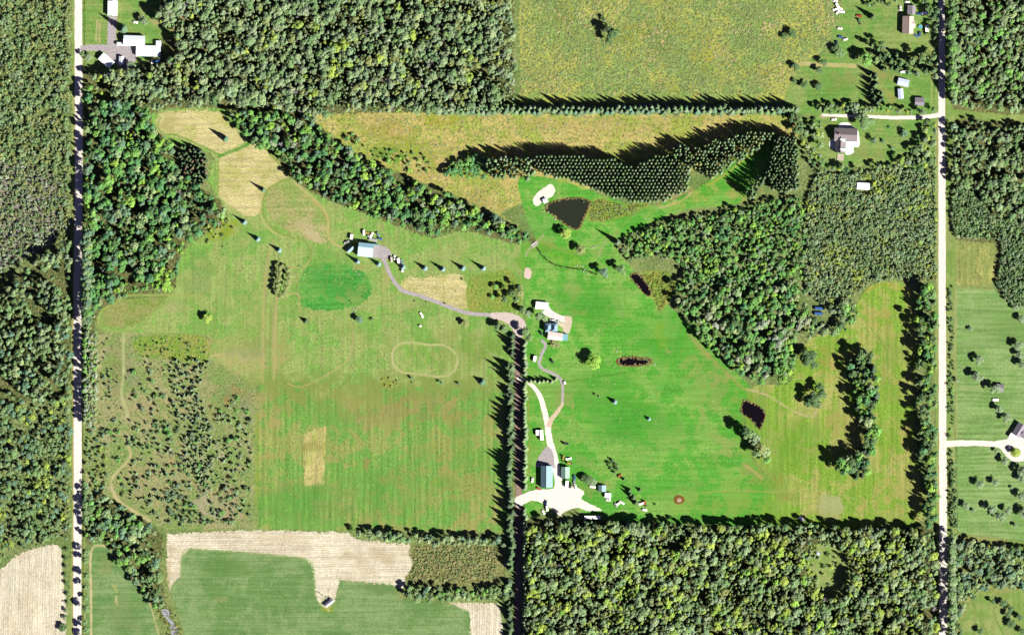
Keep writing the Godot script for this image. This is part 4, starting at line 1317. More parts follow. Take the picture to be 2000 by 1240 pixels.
func build_roads() -> void:
	var pale := gravel("pale_gravel", Color(0.52, 0.5, 0.49), Color(0.63, 0.62, 0.615))
	var grey := gravel("grey_gravel", seen(176, 172, 182), seen(222, 216, 222))
	var lane := gravel("lane_dirt", seen(150, 128, 122), seen(204, 180, 168))
	var dust := gravel("dusty_gravel", seen(226, 200, 170), seen(252, 238, 220))
	road("gravel_road", "straight pale gravel road along the western woods", "road", [152, -28, 152.5, 160, 152.3, 320, 151, 480, 150, 620, 150, 780, 150.5, 940, 149.5, 1100, 149.5, 1268], 14.6, 16.4, pale)
	road("gravel_road", "straight pale gravel road along the eastern woods", "road", [1840, -28, 1841, 120, 1841, 240, 1841.5, 400, 1842, 620, 1842.5, 820, 1843, 1000, 1844, 1268], 12.0, 15.4, pale)
	road("conifer_lane", "narrow pinkish dirt lane shaded by conifer rows", "road", [1006, 640, 1010, 664, 1011, 720, 1012, 800, 1013.5, 900, 1013.5, 1000, 1012, 1100, 1011, 1180, 1010, 1268], 13.0, 12.0, lane)
	road("driveway", "grey curving drive up to the metal barn", "driveway", [744, 496, 752, 512, 762, 536, 774, 556, 790, 569, 820, 578, 850, 589, 886, 603, 920, 612, 960, 616, 1000, 630], 7.5, 7.0, grey)
	road("driveway", "short grey drive between farmhouse and lower drive", "driveway", [1057, 664, 1065, 672, 1063, 682, 1057, 694, 1053.5, 710, 1060, 720, 1080, 729, 1094, 738, 1099, 752, 1099, 770, 1098, 786], 6.0, 5.0, grey)
	road("driveway", "white drive down to the green roofed barns", "driveway", [1010, 738, 1026, 744, 1044, 758, 1056, 776, 1063, 800, 1069, 830, 1073, 860, 1080, 884, 1086, 910, 1092, 940], 6.0, 16.0, pale)
	road("driveway", "sandy spur joining the white drive", "driveway", [1100, 786, 1092, 800, 1078, 818, 1072, 834], 5.0, 11.0, dust)
	road("driveway", "white drive to the grey roofed house in the east", "driveway", [1846, 868, 1870, 866, 1910, 866, 1960, 867], 13.0, 10.0, pale)
	road("driveway", "white drive to the dark roofed house", "driveway", [1838, 224, 1815, 228, 1780, 229, 1730, 229, 1700, 227, 1660, 226, 1606, 224], 9.0, 5.0, pale)
	road("driveway", "grey drive of the white roofed farmstead", "driveway", [156, 94, 180, 93, 210, 94, 240, 96], 10.0, 16.0, grey)
	road("driveway", "grey spur up to the white pole shed", "driveway", [217, 92, 217, 60, 218, 44, 219, 32], 16.0, 18.0, grey)
	var yards := [["gravel_yard", "grey gravel yard among white roofed farm buildings", grey, [205, 92, 240, 88, 264, 90, 268, 108, 262, 120, 256, 132, 236, 134, 222, 122, 206, 104]],
		["gravel_yard", "grey gravel apron before the metal barn", grey, [734, 480, 752, 482, 762, 490, 763, 500, 752, 506, 740, 504, 728, 502, 730, 484]],
		["gravel_yard", "pinkish gravel turning place at the head of the conifer lane", gravel("turning_gravel", seen(218, 202, 200), seen(252, 240, 238)), [958, 612, 985, 610, 1006, 614, 1022, 624, 1028, 640, 1022, 656, 1008, 662, 1002, 644, 985, 628, 962, 622]],
		["gravel_yard", "white gravel farmyard between the green roofed barns", pale, [1010, 970, 1040, 958, 1060, 956, 1082, 952, 1084, 926, 1094, 926, 1098, 944, 1128, 952, 1141, 962, 1136, 974, 1152, 984, 1176, 996, 1150, 998, 1126, 992, 1102, 1000, 1092, 1009, 1080, 996, 1062, 984, 1040, 978, 1024, 984, 1012, 992, 1005, 980]],
		["gravel_yard", "grey gravel pad behind the long green roofed barn", grey, [1046, 908, 1054, 890, 1066, 874, 1078, 878, 1084, 908, 1082, 914, 1056, 914]],
		["gravel_yard", "white turning circle before the grey roofed house", pale, [1946, 861, 1966, 858, 1980, 848, 2010, 850, 2024, 880, 2004, 898, 1984, 902, 1968, 892, 1954, 876, 1944, 872]],
		["sand_patch", "bare white sand heap ground beside the plantation pond", gravel("sand", Color(0.53, 0.51, 0.49), Color(0.62, 0.61, 0.59)), [1041, 388, 1051, 375, 1064, 366, 1076, 359, 1084, 370, 1080, 382, 1070, 388, 1060, 394, 1051, 402, 1043, 399]],
		["sand_patch", "small pinkish sand pad on the bright lawn", gravel("pad", seen(236, 206, 196), seen(255, 244, 238)), [1025, 525, 1033, 523, 1038, 530, 1037, 540, 1033, 545, 1024, 541]],
		["concrete_drive", "pale concrete drive between white garage and farmhouse", mat("concrete", Color(0.54, 0.53, 0.54), 0.9), [1069, 594, 1078, 606, 1096, 616, 1105, 618, 1104, 630, 1090, 626, 1075, 621, 1060, 612, 1062, 607, 1069, 604]],
		["terrace", "sandy coloured paved terrace east of the farmhouse", gravel("terrace_paving", seen(222, 206, 180), seen(250, 240, 226)), [1103, 619, 1116, 619, 1117, 632, 1114, 642, 1112, 650, 1102, 650, 1098, 640, 1090, 634, 1092, 629, 1103, 630]],
		["concrete_terrace", "white concrete terrace wrapping round the dark roofed house", mat("white_concrete", Color(0.6, 0.6, 0.6), 0.85), [1640, 242, 1656, 239, 1666, 246, 1676, 254, 1679, 268, 1679, 286, 1668, 288, 1668, 298, 1652, 300, 1650, 262, 1640, 258]],
		["concrete_terrace", "round white terrace on the far side of the dark roofed house", mat("white_concrete", Color(0.6, 0.6, 0.6), 0.85), [1632, 270, 1624, 272, 1620, 281, 1623, 289, 1632, 292, 1640, 288, 1640, 274]]]
	for k in yards:
		var p := smooth(pl(k[3]), 6)
		notree = fill(notree, p, 1)
		if not k[0].begins_with("concrete"):
			for i in p.size():
				p[i] += Vector2(rng.randf_range(-0.6, 0.6), rng.randf_range(-0.6, 0.6))
		sheet(k[0], k[1], "yard" if k[0] == "gravel_yard" else "paving", p, k[2])
	sheet("lawn_island", "green lawn island inside the white turning circle", "lawn", smooth(pl([1974, 880, 1982, 874, 1993, 878, 1994, 888, 1984, 893, 1976, 889]), 4), land_island())
	# water
	var shore := gravel("pond_shore", seen(120, 84, 48), seen(164, 118, 70))
	var wet := mat("pond_water", seen(54, 60, 47), 0.12, 0.0, 0.3)
	var dark := mat("dark_water", seen(24, 18, 24), 0.12, 0.0, 0.3)
	var ponds := [["large three cornered pond with brown shore south of the plantation", 2.4, wet, [1067, 407, 1070, 399, 1085, 393, 1105, 389.5, 1125, 387, 1141, 389, 1153, 395, 1148, 408, 1140, 425, 1134, 440, 1127, 447, 1118, 445, 1100, 434, 1080, 419, 1069, 413]],
		["narrow dark pond at the edge of the reeds", 1.6, dark, [1232, 540, 1238, 535, 1248, 536, 1262, 553, 1272, 570, 1269, 577, 1260, 574, 1246, 558]],
		["long brown garden pond in the bright lawn", 4.0, dark, [1209, 702, 1222, 699, 1250, 700, 1268, 701, 1270, 707, 1262, 712, 1240, 713, 1215, 713, 1208, 709]],
		["dark square pond beside the big shade trees", 1.2, dark, [1452, 786, 1458, 783, 1480, 792, 1493, 803, 1494, 815, 1488, 832, 1484, 838, 1466, 818, 1450, 806]]]
	for k in ponds:
		var p := smooth(pl(k[3]), 5)
		var mid := Vector2.ZERO
		for q in p:
			mid += q / p.size()
		var outer := PackedVector2Array()
		for q in p:
			outer.append(q + (q - mid).normalized() * k[1])
		notree = fill(notree, outer, 1)
		sheet("shore", "brown bare shore round the " + k[0].split(" with ")[0], "shore", outer, shore)
		sheet("pond", k[0], "pond", p, k[2])
	rims = ponds
	sheet("shore", "brown ring of bare earth in the southern lawn", "ground", smooth(pl([1316, 976, 1320, 969, 1328, 967, 1336, 972, 1337, 979, 1330, 984, 1321, 984]), 4), shore)
	sheet("puddle", "pale dried out middle of the brown earth ring", "ground", smooth(pl([1323, 976, 1328, 973, 1332, 977, 1329, 981, 1324, 980]), 4), dust_mat())
	sheet("creek", "pale shining creek at the foot of the green crop field", "water", smooth(pl([315, 1190, 320, 1189, 329, 1193, 330, 1201, 329, 1208, 336, 1213, 341, 1221, 346, 1229, 351, 1240, 349, 1252, 346, 1268, 337, 1268, 338, 1254, 334, 1240, 332, 1226, 327, 1212, 321, 1205, 316, 1198]), 4), mat("creek_water", seen(186, 190, 210), 0.3, 0.0, 0.4))

func dust_mat() -> Material:
	return mat("dry_earth", seen(206, 186, 160), 0.95)

func land_island() -> Material:
	return mat("island_grass", seen(166, 186, 100), 0.95)

# ---------------------------------------------------------------- farmsteads

func house(called: String, label: String, category: String, x: float, y: float, deg: float) -> Node3D:
	return thing(called, label, category, at(x, y, 0.0), -deg_to_rad(deg))

func shed(called: String, label: String, category: String, x: float, y: float, lx: float, wz: float, deg: float, h: float, rise: float, off: float, roof: Material, wall: Material) -> Node3D:
	var o := house(called, label, category, x, y, deg)
	gable(o, lx, wz, Vector3.ZERO, 0.0, h, rise, off, roof, wall)
	clear(x, y, maxf(lx, wz) * 0.62)
	return o

func clear(x: float, y: float, r: float) -> void:
	notree = fill(notree, pl([x - r, y - r * 0.6, x, y - r, x + r, y - r * 0.6, x + r, y + r * 0.6, x, y + r, x - r, y + r * 0.6]), 1)

# where a wing stands in its house's own axes, from plan units
func wing(o: Node3D, x: float, y: float) -> Vector3:
	return o.transform.affine_inverse() * at(x, y)

func build_yards() -> void:
	var white := mat("white_metal_roof", Color(0.68, 0.72, 0.75), 0.45, 0.0, 0.4)
	var blue := mat("pale_blue_metal_roof", Color(0.33, 0.43, 0.46), 0.4, 0.0, 0.4)
	var teal := mat("pale_green_metal_roof", Color(0.36, 0.46, 0.43), 0.4, 0.0, 0.4)
	var slate := mat("dark_shingle_roof", Color(0.35, 0.33, 0.35), 0.9)
	var brown := mat("brown_shingle_roof", Color(0.52, 0.47, 0.45), 0.9)
	var grey := mat("grey_shingle_roof", Color(0.36, 0.35, 0.39), 0.85)
	var hipb := mat("blue_grey_roof", Color(0.33, 0.42, 0.49), 0.5, 0.0, 0.4)
	var siding := mat("white_siding", Color(0.84, 0.83, 0.8), 0.8)
	var tin := mat("tin_wall", Color(0.62, 0.66, 0.66), 0.5)
	var wood := mat("weathered_wall", Color(0.45, 0.41, 0.37), 0.9)

	shed("pole_shed", "white roofed pole shed standing alone above the farmyard", "shed", 219, 16, 29, 19, 91, 4.0, 1.3, 0, white, siding)
	var h := house("farmhouse", "rambling farmhouse of several white roofed wings", "house", 276, 90, 0)
	gable(h, 42, 20, wing(h, 261.5, 79.5), -deg_to_rad(2), 4.2, 2.0, -2, white, siding)
	gable(h, 13, 6, wing(h, 234, 85.5), 0.0, 2.6, 0.5, 0, white, siding, true, 0, 1)
	gable(h, 48, 21, wing(h, 289, 99.5), -deg_to_rad(1), 3.2, 1.4, 0, white, siding)
	gable(h, 10, 11, wing(h, 309, 85), 0.0, 2.7, 0.7, 0, white, siding, true, 0, 1)
	clear(262, 80, 24)
	clear(290, 98, 26)
	shed("machine_shed", "white roofed machine shed set askew in the grey yard", "shed", 207, 118.5, 28.7, 17, 41.5, 3.4, 1.2, 0, white, siding)
	shed("garden_shed", "small white roofed shed on the grey gravel", "shed", 236.5, 118, 16, 9.7, 91, 2.8, 1.0, 0, white, siding)

	shed("metal_barn", "long white metal barn above the round lawn", "barn", 714, 488, 29.5, 26.5, 6, 5.4, 3.2, -4.5, mat("cyan_metal_roof", Color(0.5, 0.64, 0.7), 0.4, 0.0, 0.4), tin)
	shed("garden_shed", "small pale blue shed turned beside the metal barn", "shed", 683.5, 486.5, 15.4, 9, 137, 2.8, 1.7, 0, blue, tin)
	var lean := house("lean_to", "low pale blue lean-to roof at the barn apron", "shed", 734, 478.5, 6)
	gable(lean, 10, 5, Vector3.ZERO, 0.0, 2.4, 0.5, 0, blue, tin, true, 1, 1)

	h = house("farmhouse", "farmhouse with blue grey hipped roofs and a white southern wing", "house", 1084, 646, 0)
	for q in [[1070.5, 639.5, 13.0, 17.0, 4.6], [1083.0, 639.5, 12.4, 17.0, 5.2]]:
		part("wall", box(q[2] * S - 0.5, q[4], q[3] * S - 0.5), siding, h, wing(h, q[0], q[1]) + Vector3(0, q[4] * 0.5, 0))
		hip_roof(q[2] * S, q[3] * S, 2.6, hipb, h, wing(h, q[0], q[1]) + Vector3(0, q[4] + 0.02, 0), 0.0)
	gable(h, 29, 15, wing(h, 1084.5, 656.8), -deg_to_rad(6), 3.4, 0.9, 0, mat("pinkish_roof", Color(0.62, 0.57, 0.56), 0.6), siding)
	part("sunroom_roof", box(10.4 * S, 0.2, 13 * S), mat("glass_roof", Color(0.32, 0.46, 0.5), 0.15, 0.0, 0.5), h, wing(h, 1104, 658.8) + Vector3(0, 2.7, 0), Vector3(0, -deg_to_rad(6), 0))
	part("sunroom_wall", box(9.4 * S, 2.6, 12 * S), siding, h, wing(h, 1104, 658.8) + Vector3(0, 1.3, 0), Vector3(0, -deg_to_rad(6), 0))
	part("chimney", box(0.9, 1.6, 0.9), mat("chimney_brick", Color(0.5, 0.34, 0.28), 0.9), h, wing(h, 1077, 646) + Vector3(0, 6.0, 0))
	clear(1086, 648, 26)
	shed("garage", "white roofed garage north of the farmhouse", "garage", 1058.5, 597, 25, 14.5, 5, 3.0, 1.2, 0, white, siding)
	clear(1068, 608, 14)

	shed("long_barn", "long barn with pale blue ribbed roof in the white farmyard", "barn", 1068, 931, 42.6, 23.4, 90.5, 4.2, 3.0, 1.2, blue, tin)
	shed("short_barn", "shorter barn with pale green roof across the drive", "barn", 1104.5, 923, 22.5, 16.4, 90.5, 3.4, 1.7, 0.6, teal, tin)
	shed("garden_shed", "pale blue shed east of the farmyard", "shed", 1176.5, 954, 12.6, 15, 91, 2.4, 1.5, 1, blue, tin)
	shed("garden_shed", "white shed among the scattered machines", "shed", 1187.7, 967.5, 12.4, 10, 4, 2.4, 0.9, 0, white, siding)

	h = house("brown_house", "house with brown roof and bright eastern slope", "house", 1774, 49, 0)
	gable(h, 34.5, 22, wing(h, 1774, 49), -deg_to_rad(91.5), 4.2, 3.2, -2, brown, siding)
	gable(h, 14, 14, wing(h, 1781, 47), 0.0, 4.0, 2.3, 0, mat("bright_roof", Color(0.66, 0.63, 0.6), 0.7), siding, false, 0, 1)
	clear(1774, 49, 26)
	shed("garage", "grey roofed garage north of the brown roofed house", "garage", 1781, 19.5, 18, 16, 93, 3.0, 1.4, -1.5, grey, siding)
	h = house("mobile_home", "weathered bluish mobile home among weeds", "house", 1762, 170, 0)
	gable(h, 22, 14, wing(h, 1765, 161), -deg_to_rad(14), 2.8, 0.6, 0, mat("bluish_roof", Color(0.52, 0.56, 0.66), 0.5), siding)
	gable(h, 20, 10.5, wing(h, 1760, 183), -deg_to_rad(86), 2.8, 0.6, 0, mat("bluish_roof", Color(0.52, 0.56, 0.66), 0.5), siding)
	clear(1762, 170, 24)
	shed("garden_shed", "shed with grey and pale roof halves by the road", "shed", 1797, 198.5, 18.4, 16, 2, 2.8, 1.6, 1, grey, siding)
	h = house("dark_house", "house with dark roofs and a white terrace", "house", 1652, 270, 0)
	gable(h, 45, 26, wing(h, 1652.5, 263.5), -deg_to_rad(2), 4.6, 3.6, 0, slate, siding)
	gable(h, 34, 21, wing(h, 1642.5, 281), -deg_to_rad(92), 4.2, 3.4, 0, slate, siding)
	gable(h, 24, 14, wing(h, 1660, 279), -deg_to_rad(92), 3.0, 0.8, 0, white, siding, false, 0, 1)
	gable(h, 10, 9, wing(h, 1646, 272), 0.0, 6.0, 2.0, 0, white, siding, false, 0, 0)
	gable(h, 10, 9, wing(h, 1646, 291), 0.0, 6.0, 2.0, 0, white, siding, false, 0, 0)
	part("chimney", box(1.0, 2.2, 1.0), mat("chimney_brick", Color(0.5, 0.34, 0.28), 0.9), h, wing(h, 1640, 262) + Vector3(0, 8.4, 0))
	clear(1652, 272, 38)
	var dk := house("wooden_deck", "small pale deck south of the dark roofed house", "deck", 1642.5, 307, 8)
	for k in 8:
		part("plank", box(0.72, 0.12, 6.6), mat("deck_wood", seen(222, 214, 198), 0.85), dk, Vector3(-2.7 + 0.77 * k, 0.45, 0))
	part("frame", box(6.0, 0.3, 6.2), wood, dk, Vector3(0, 0.2, 0))
	clear(1642, 307, 10)
	h = house("grey_house", "grey roofed house at the white turning circle", "house", 1990, 840, 0)
	gable(h, 26, 19, wing(h, 1992, 840), -deg_to_rad(122), 3.6, 2.2, 0, grey, siding)
	gable(h, 26, 16, wing(h, 2008, 852), -deg_to_rad(32), 3.6, 2.0, 0, grey, siding)
	gable(h, 12, 11, wing(h, 1979, 851), -deg_to_rad(32), 2.8, 0.6, 0, white, siding, false, 0, 1)
	clear(1994, 842, 30)
	shed("garden_shed", "square grey roofed shed between lawn trees", "shed", 1954, 757.5, 14.6, 15, 6, 3.0, 1.5, 0, grey, wood)
	shed("field_barn", "narrow grey tin barn alone in the crop field", "barn", 643, 1177.5, 19, 7.6, -39, 2.6, 0.8, 0, mat("old_tin", Color(0.44, 0.44, 0.5), 0.5, 0.2), wood)
	shed("pump_house", "tiny white pump house on the sand by the pond", "shed", 1064.8, 391.5, 9, 9, -30, 2.2, 0.8, 0, white, siding)
	shed("wood_shed", "pale roofed cabin deep in the eastern thicket", "cabin", 1687, 363.5, 25, 13.4, 3, 3.0, 1.3, 1, white, siding)
	shed("field_shelter", "tiny bluish shelter in the clearing of the southern wood", "shed", 1599, 1081, 6, 6, 20, 2.4, 0.8, 0, mat("bluish_roof", Color(0.52, 0.56, 0.66), 0.5), siding)

	var br := house("footbridge", "pale plank footbridge over the narrow creek", "bridge", 1044, 477.5, -35)
	for k in 12:
		part("plank", box(0.5, 0.1, 3.6), mat("bridge_wood", seen(226, 222, 220), 0.85), br, Vector3(-3.05 + 0.555 * k, 0.55, 0))
	for s in [-1.0, 1.0]:
		part("beam", box(6.8, 0.3, 0.2), wood, br, Vector3(0, 0.33, s * 1.4))
		var rl := part("rail", box(6.8, 0.1, 0.12), mat("bridge_wood", seen(226, 222, 220), 0.85), br, Vector3(0, 1.5, s * 1.75))
		for k in 4:
			part("post", box(0.12, 1.0, 0.12), mat("bridge_wood", seen(226, 222, 220), 0.85), rl, Vector3(-3.2 + k * 2.13, -0.55, 0))
	clear(1044, 478, 9)

	# vehicles and machines
	var wh := mat("paint_white", Color(0.8, 0.8, 0.8), 0.35, 0.0, 0.5)
	var bl := paint("blue", 60, 120, 200)
	var sil := paint("silver", 205, 210, 222)
	var red := paint("red", 226, 90, 74)
	var navy := paint("navy", 36, 60, 110)
	var yel := paint("yellow", 236, 196, 90)
	var tea := paint("teal", 150, 200, 205)
	var blk := paint("black", 44, 44, 52)
	car("white car parked on the lawn above the rambling farmhouse", 263.5, 43.5, 8, wh)
	car("blue pickup parked in tree shade behind the rambling farmhouse", 306, 119, -10, bl, "pickup")
	car("white car beside the blue pickup in tree shade", 296, 120, 88, wh)
	trailer("camper_trailer", "white camper half under trees below the askew machine shed", "trailer", 210.5, 147, 80, 4.6, 2.3, 2.5, wh)
	trailer("box_trailer", "white box trailer under trees below the grey yard", "trailer", 224, 149, 84, 5.0, 2.4, 2.6, wh)
	car("silver pickup parked behind the small blue shed", 677, 473, -25, sil, "pickup")
	trailer("camper_trailer", "white rounded camper above the small blue shed", "trailer", 686.3, 462.5, 100, 4.8, 2.5, 2.6, wh)
	car("white van in the junk row behind the metal barn", 710.5, 454.5, 90, wh, "van")
	tractor("yellow tractor in the junk row behind the metal barn", 716, 454.5, 10, yel)
	car("silver car in the junk row behind the metal barn", 721, 462, 30, sil)
	car("white pickup in the junk row behind the metal barn", 725.5, 459, -60, wh, "pickup")
	trailer("flat_trailer", "long silver trailer alongside the metal barn", "trailer", 728, 468.5, 14, 8.0, 2.2, 1.3, sil)
	car("teal car at the end of the junk row", 738, 457, 60, tea)
	car("blue car nearest the barn's lean-to", 741.5, 466, 20, bl)
	car("pinkish white van on the grey barn apron", 764.5, 507, 84, paint("pinkish", 252, 236, 232), "van")
	car("white car beside the pinkish van", 770.8, 502.5, 80, wh)
	trailer("camper_trailer", "white camper in the row below the barn apron", "trailer", 778, 509, 82, 4.9, 2.4, 2.6, wh)
	car("teal pickup behind the white camper by the apron", 785, 512, 70, tea, "pickup")
	tank("small white fuel tank under the spruce by the drive", 785.5, 529.5, 40, 1.8, 0.9, wh)
	car("black and white car parked beside the farmhouse", 1056.5, 650, 58, blk)
	car("white pickup beside the farmhouse concrete drive", 1080, 626, 0, wh, "pickup")
	car("silver car on the farmhouse concrete drive", 1087, 627.5, 4, sil)
	trailer("camper_trailer", "white camper on the grass beside the short grey drive", "trailer", 1044.7, 700.5, 100, 5.4, 2.6, 2.7, wh)
	car("dark garden buggy on the lawn by the short grey drive", 1078, 705, 60, blk)
	trailer("utility_trailer", "tiny white trailer at the bend of the grey drive", "trailer", 1103.4, 747.5, 80, 2.8, 1.8, 1.4, wh)
	trailer("camper_trailer", "shorter white camper beside the white drive", "trailer", 1049.5, 845, 88, 5.0, 2.6, 2.7, wh)
	trailer("motor_home", "long white motor home beside the white drive", "motor home", 1058, 849.5, 86, 9.6, 3.0, 3.1, wh)
	tractor("small dark tractor at the lawn edge by the white drive", 1103, 866, 10, blk)
	tractor("yellow digger above the pale green barn", 1100.6, 893, 100, yel, "digger")
	car("white pickup above the pale green barn", 1111, 896, -10, wh, "pickup")
	tractor("yellow loader against the pale green barn", 1110.5, 904.5, 10, yel, "loader")
	trailer("box_trailer", "white box trailer below the pale green barn", "trailer", 1107.5, 945, 94, 6.2, 2.6, 2.8, wh)
	car("black van beside the white box trailer", 1114, 948, 90, blk, "van")
	car("blue car below the pale green barn", 1122, 932, 80, bl)
	car("silver car between blue and white cars below the barn", 1122, 942, 84, sil)
	car("white car last in the row below the green barn", 1124.5, 951, 80, wh)
	car("white car on the grass west of the long blue barn", 1040, 937.5, 95, wh)
	car("small red buggy at the corner of the long barn", 1052, 954, 30, red)
	car("navy pickup at the south side of the farmyard", 1066, 983, 100, navy, "pickup")
	car("white van behind the navy pickup", 1068.7, 993, 84, wh, "van")
	car("white car tucked in shrubs behind the white van", 1061.6, 1000, 60, wh)
	trailer("semi_trailer", "long white lorry trailer against the southern wood", "trailer", 1157, 1010.5, 0, 15.0, 2.9, 3.6, wh)
	car("blue van hidden under trees beside the farmyard", 1096.5, 1022, 80, bl, "van")
	car("white pickup beside the pale blue shed", 1158, 951, 10, wh, "pickup")
	car("white car below the white shed", 1188, 976.5, 0, wh)
	car("white pickup in the scrap pile on the lawn edge", 1209, 983, -40, wh, "pickup")
	car("silver car in the scrap pile on the lawn edge", 1203, 986, 60, sil)
	car("white car at the end of the scrap pile", 1215, 982, 30, wh)
	car("white pickup touching the red tractor", 1253.6, 983.5, -20, wh, "pickup")
	tractor("red tractor on the lawn edge", 1259.5, 981, 70, red)
	car("white car south of the red tractor", 1259, 996, 10, wh)
	car("orange buggy at the bush row above the sheds", 1211, 929, -30, paint("orange", 232, 150, 70))
	car("white car north of the grey roofed garage", 1773, 4, 10, wh)
	car("white car on the grass west of the grey roofed garage", 1760, 16, 86, wh)
	car("blue pickup parked under the roadside trees", 1798, 27, -4, bl, "pickup")
	trailer("box_trailer", "white box trailer hitched beside the blue pickup", "trailer", 1808, 25.5, -4, 6.4, 2.8, 2.8, wh)
	trailer("camper_trailer", "white camper beside the round pool", "trailer", 1811.7, 55, 91, 6.2, 2.9, 2.8, wh)
	var pool := thing("swimming_pool", "small round turquoise pool by the brown roofed house", "pool", at(1798.7, 52))
	part("rim", drum(2.0, 1.1, 24), sil, pool, Vector3(0, 0.55, 0))
	part("water", drum(1.85, 0.1, 24), mat("pool_water", seen(110, 206, 226), 0.1, 0.0, 0.4), pool, Vector3(0, 1.08, 0))
	car("blue car below the round pool", 1797.5, 66.5, 92, bl)
	car("small blue car beside another below the pool", 1790, 69, 40, bl)
	var junk := [[1632, 2, 5, "white car at the top of the scrap heap"], [1636.5, 11, 60, "white van in the scrap heap"], [1633, 18, -20, "white pickup in the scrap heap"], [1642, 17, 30, "white car on the east side of the scrap heap"], [1637, 24, -50, "white car at the foot of the scrap heap"], [1645, 23, 5, "white pickup at the foot of the scrap heap"]]
	for k in junk.size():
		car(junk[k][3], junk[k][0], junk[k][1], junk[k][2], wh, ["saloon", "van", "pickup"][[0, 1, 2, 0, 0, 2][k]])
	car("red pickup beside the pointed spruce", 1679.5, 31, 6, red, "pickup")
	tractor("green tractor below the red pickup", 1679, 40, 70, paint("green", 110, 150, 110))
	car("white car inside the bend of the worn track", 1641, 55.6, 10, wh)
	car("blue car inside the bend of the worn track", 1642, 72, 8, bl)
	car("white car parked beside two blue cars", 1652, 77, -14, wh)
	car("navy car under the bushes by the worn track", 1635, 84, 84, navy)
	car("white car on the weedy track above the mobile home", 1764, 140.5, -6, wh)
	car("white pickup on the weedy track above the mobile home", 1770.5, 139, -8, wh, "pickup")
	car("white car by the drive of the dark roofed house", 1629.5, 233.5, -6, wh)
	trailer("camper_trailer", "bright blue trailer in the thicket, north of its twin", "trailer", 1600, 602.5, 2, 7.6, 2.4, 2.3, bl)
	trailer("camper_trailer", "bright blue trailer in the thicket, south of its twin", "trailer", 1599.5, 612.5, 2, 7.6, 2.4, 2.3, bl)
	clear(1600, 608, 14)
	notree = fill(notree, pl([1586, 596, 1612, 594, 1636, 626, 1622, 640, 1590, 618]), 1)
	trailer("camper_trailer", "white camper in tree shade at the southern lawn edge", "trailer", 1566, 1013, 40, 5.6, 2.4, 2.5, wh)
	trailer("utility_trailer", "white trailer on the striped lawn by the grey shed", "trailer", 1945.5, 781, 2, 5.4, 2.0, 1.2, wh)
	var bn := thing("storage_bin", "small white bin under the trees by the track", "bin", at(1779, 217, 0.0))
	part("body", drum(1.0, 1.8, 18), siding, bn, Vector3(0, 0.9, 0))
	part("lid", drum(1.05, 0.2, 18), white, bn, Vector3(0, 1.9, 0))
	car("white pickup parked by the lawn rocks", 823.5, 615.5, 60, wh, "pickup")
	tank("small white tank on the lawn below the white pickup", 821, 636.5, 20, 1.6, 0.8, wh)
	for k in 5:
		boulder("white boulder in the short straight row by the grass path", 1154 + k * 3.4, 484.5 - k * 1.3, 0.55, "row of boulders by the grass path")
	for q in [[1122, 520], [1127, 518], [1133, 519], [1138, 520], [1142, 527], [1148, 534], [1139, 531]]:
		boulder("white boulder along the creek bank", q[0], q[1], 0.6, "boulders along the creek")
	for q in [[689, 525], [694, 531], [699, 534], [702, 537]]:
		boulder("pale boulder at the rim of the round lawn", q[0], q[1], 0.55, "boulders round the deep green lawn")
	for q in [[1205, 686], [1199, 716], [1279, 711], [1062, 412], [1084, 428]]:
		boulder("pale boulder on a pond bank", q[0], q[1], 0.7, "boulders by the ponds")
	for q in [[690, 603], [693, 606], [696, 604], [692, 610]]:
		boulder("grey boulder heaped beside a small lawn tree", q[0], q[1], 0.6, "heap of boulders on the western lawn")
	for q in [[1065, 985], [1120, 960], [700, 500], [240, 118], [1775, 30], [1640, 60]]:
		clear(q[0], q[1], 12)

# ---------------------------------------------------------------- trees that stand apart

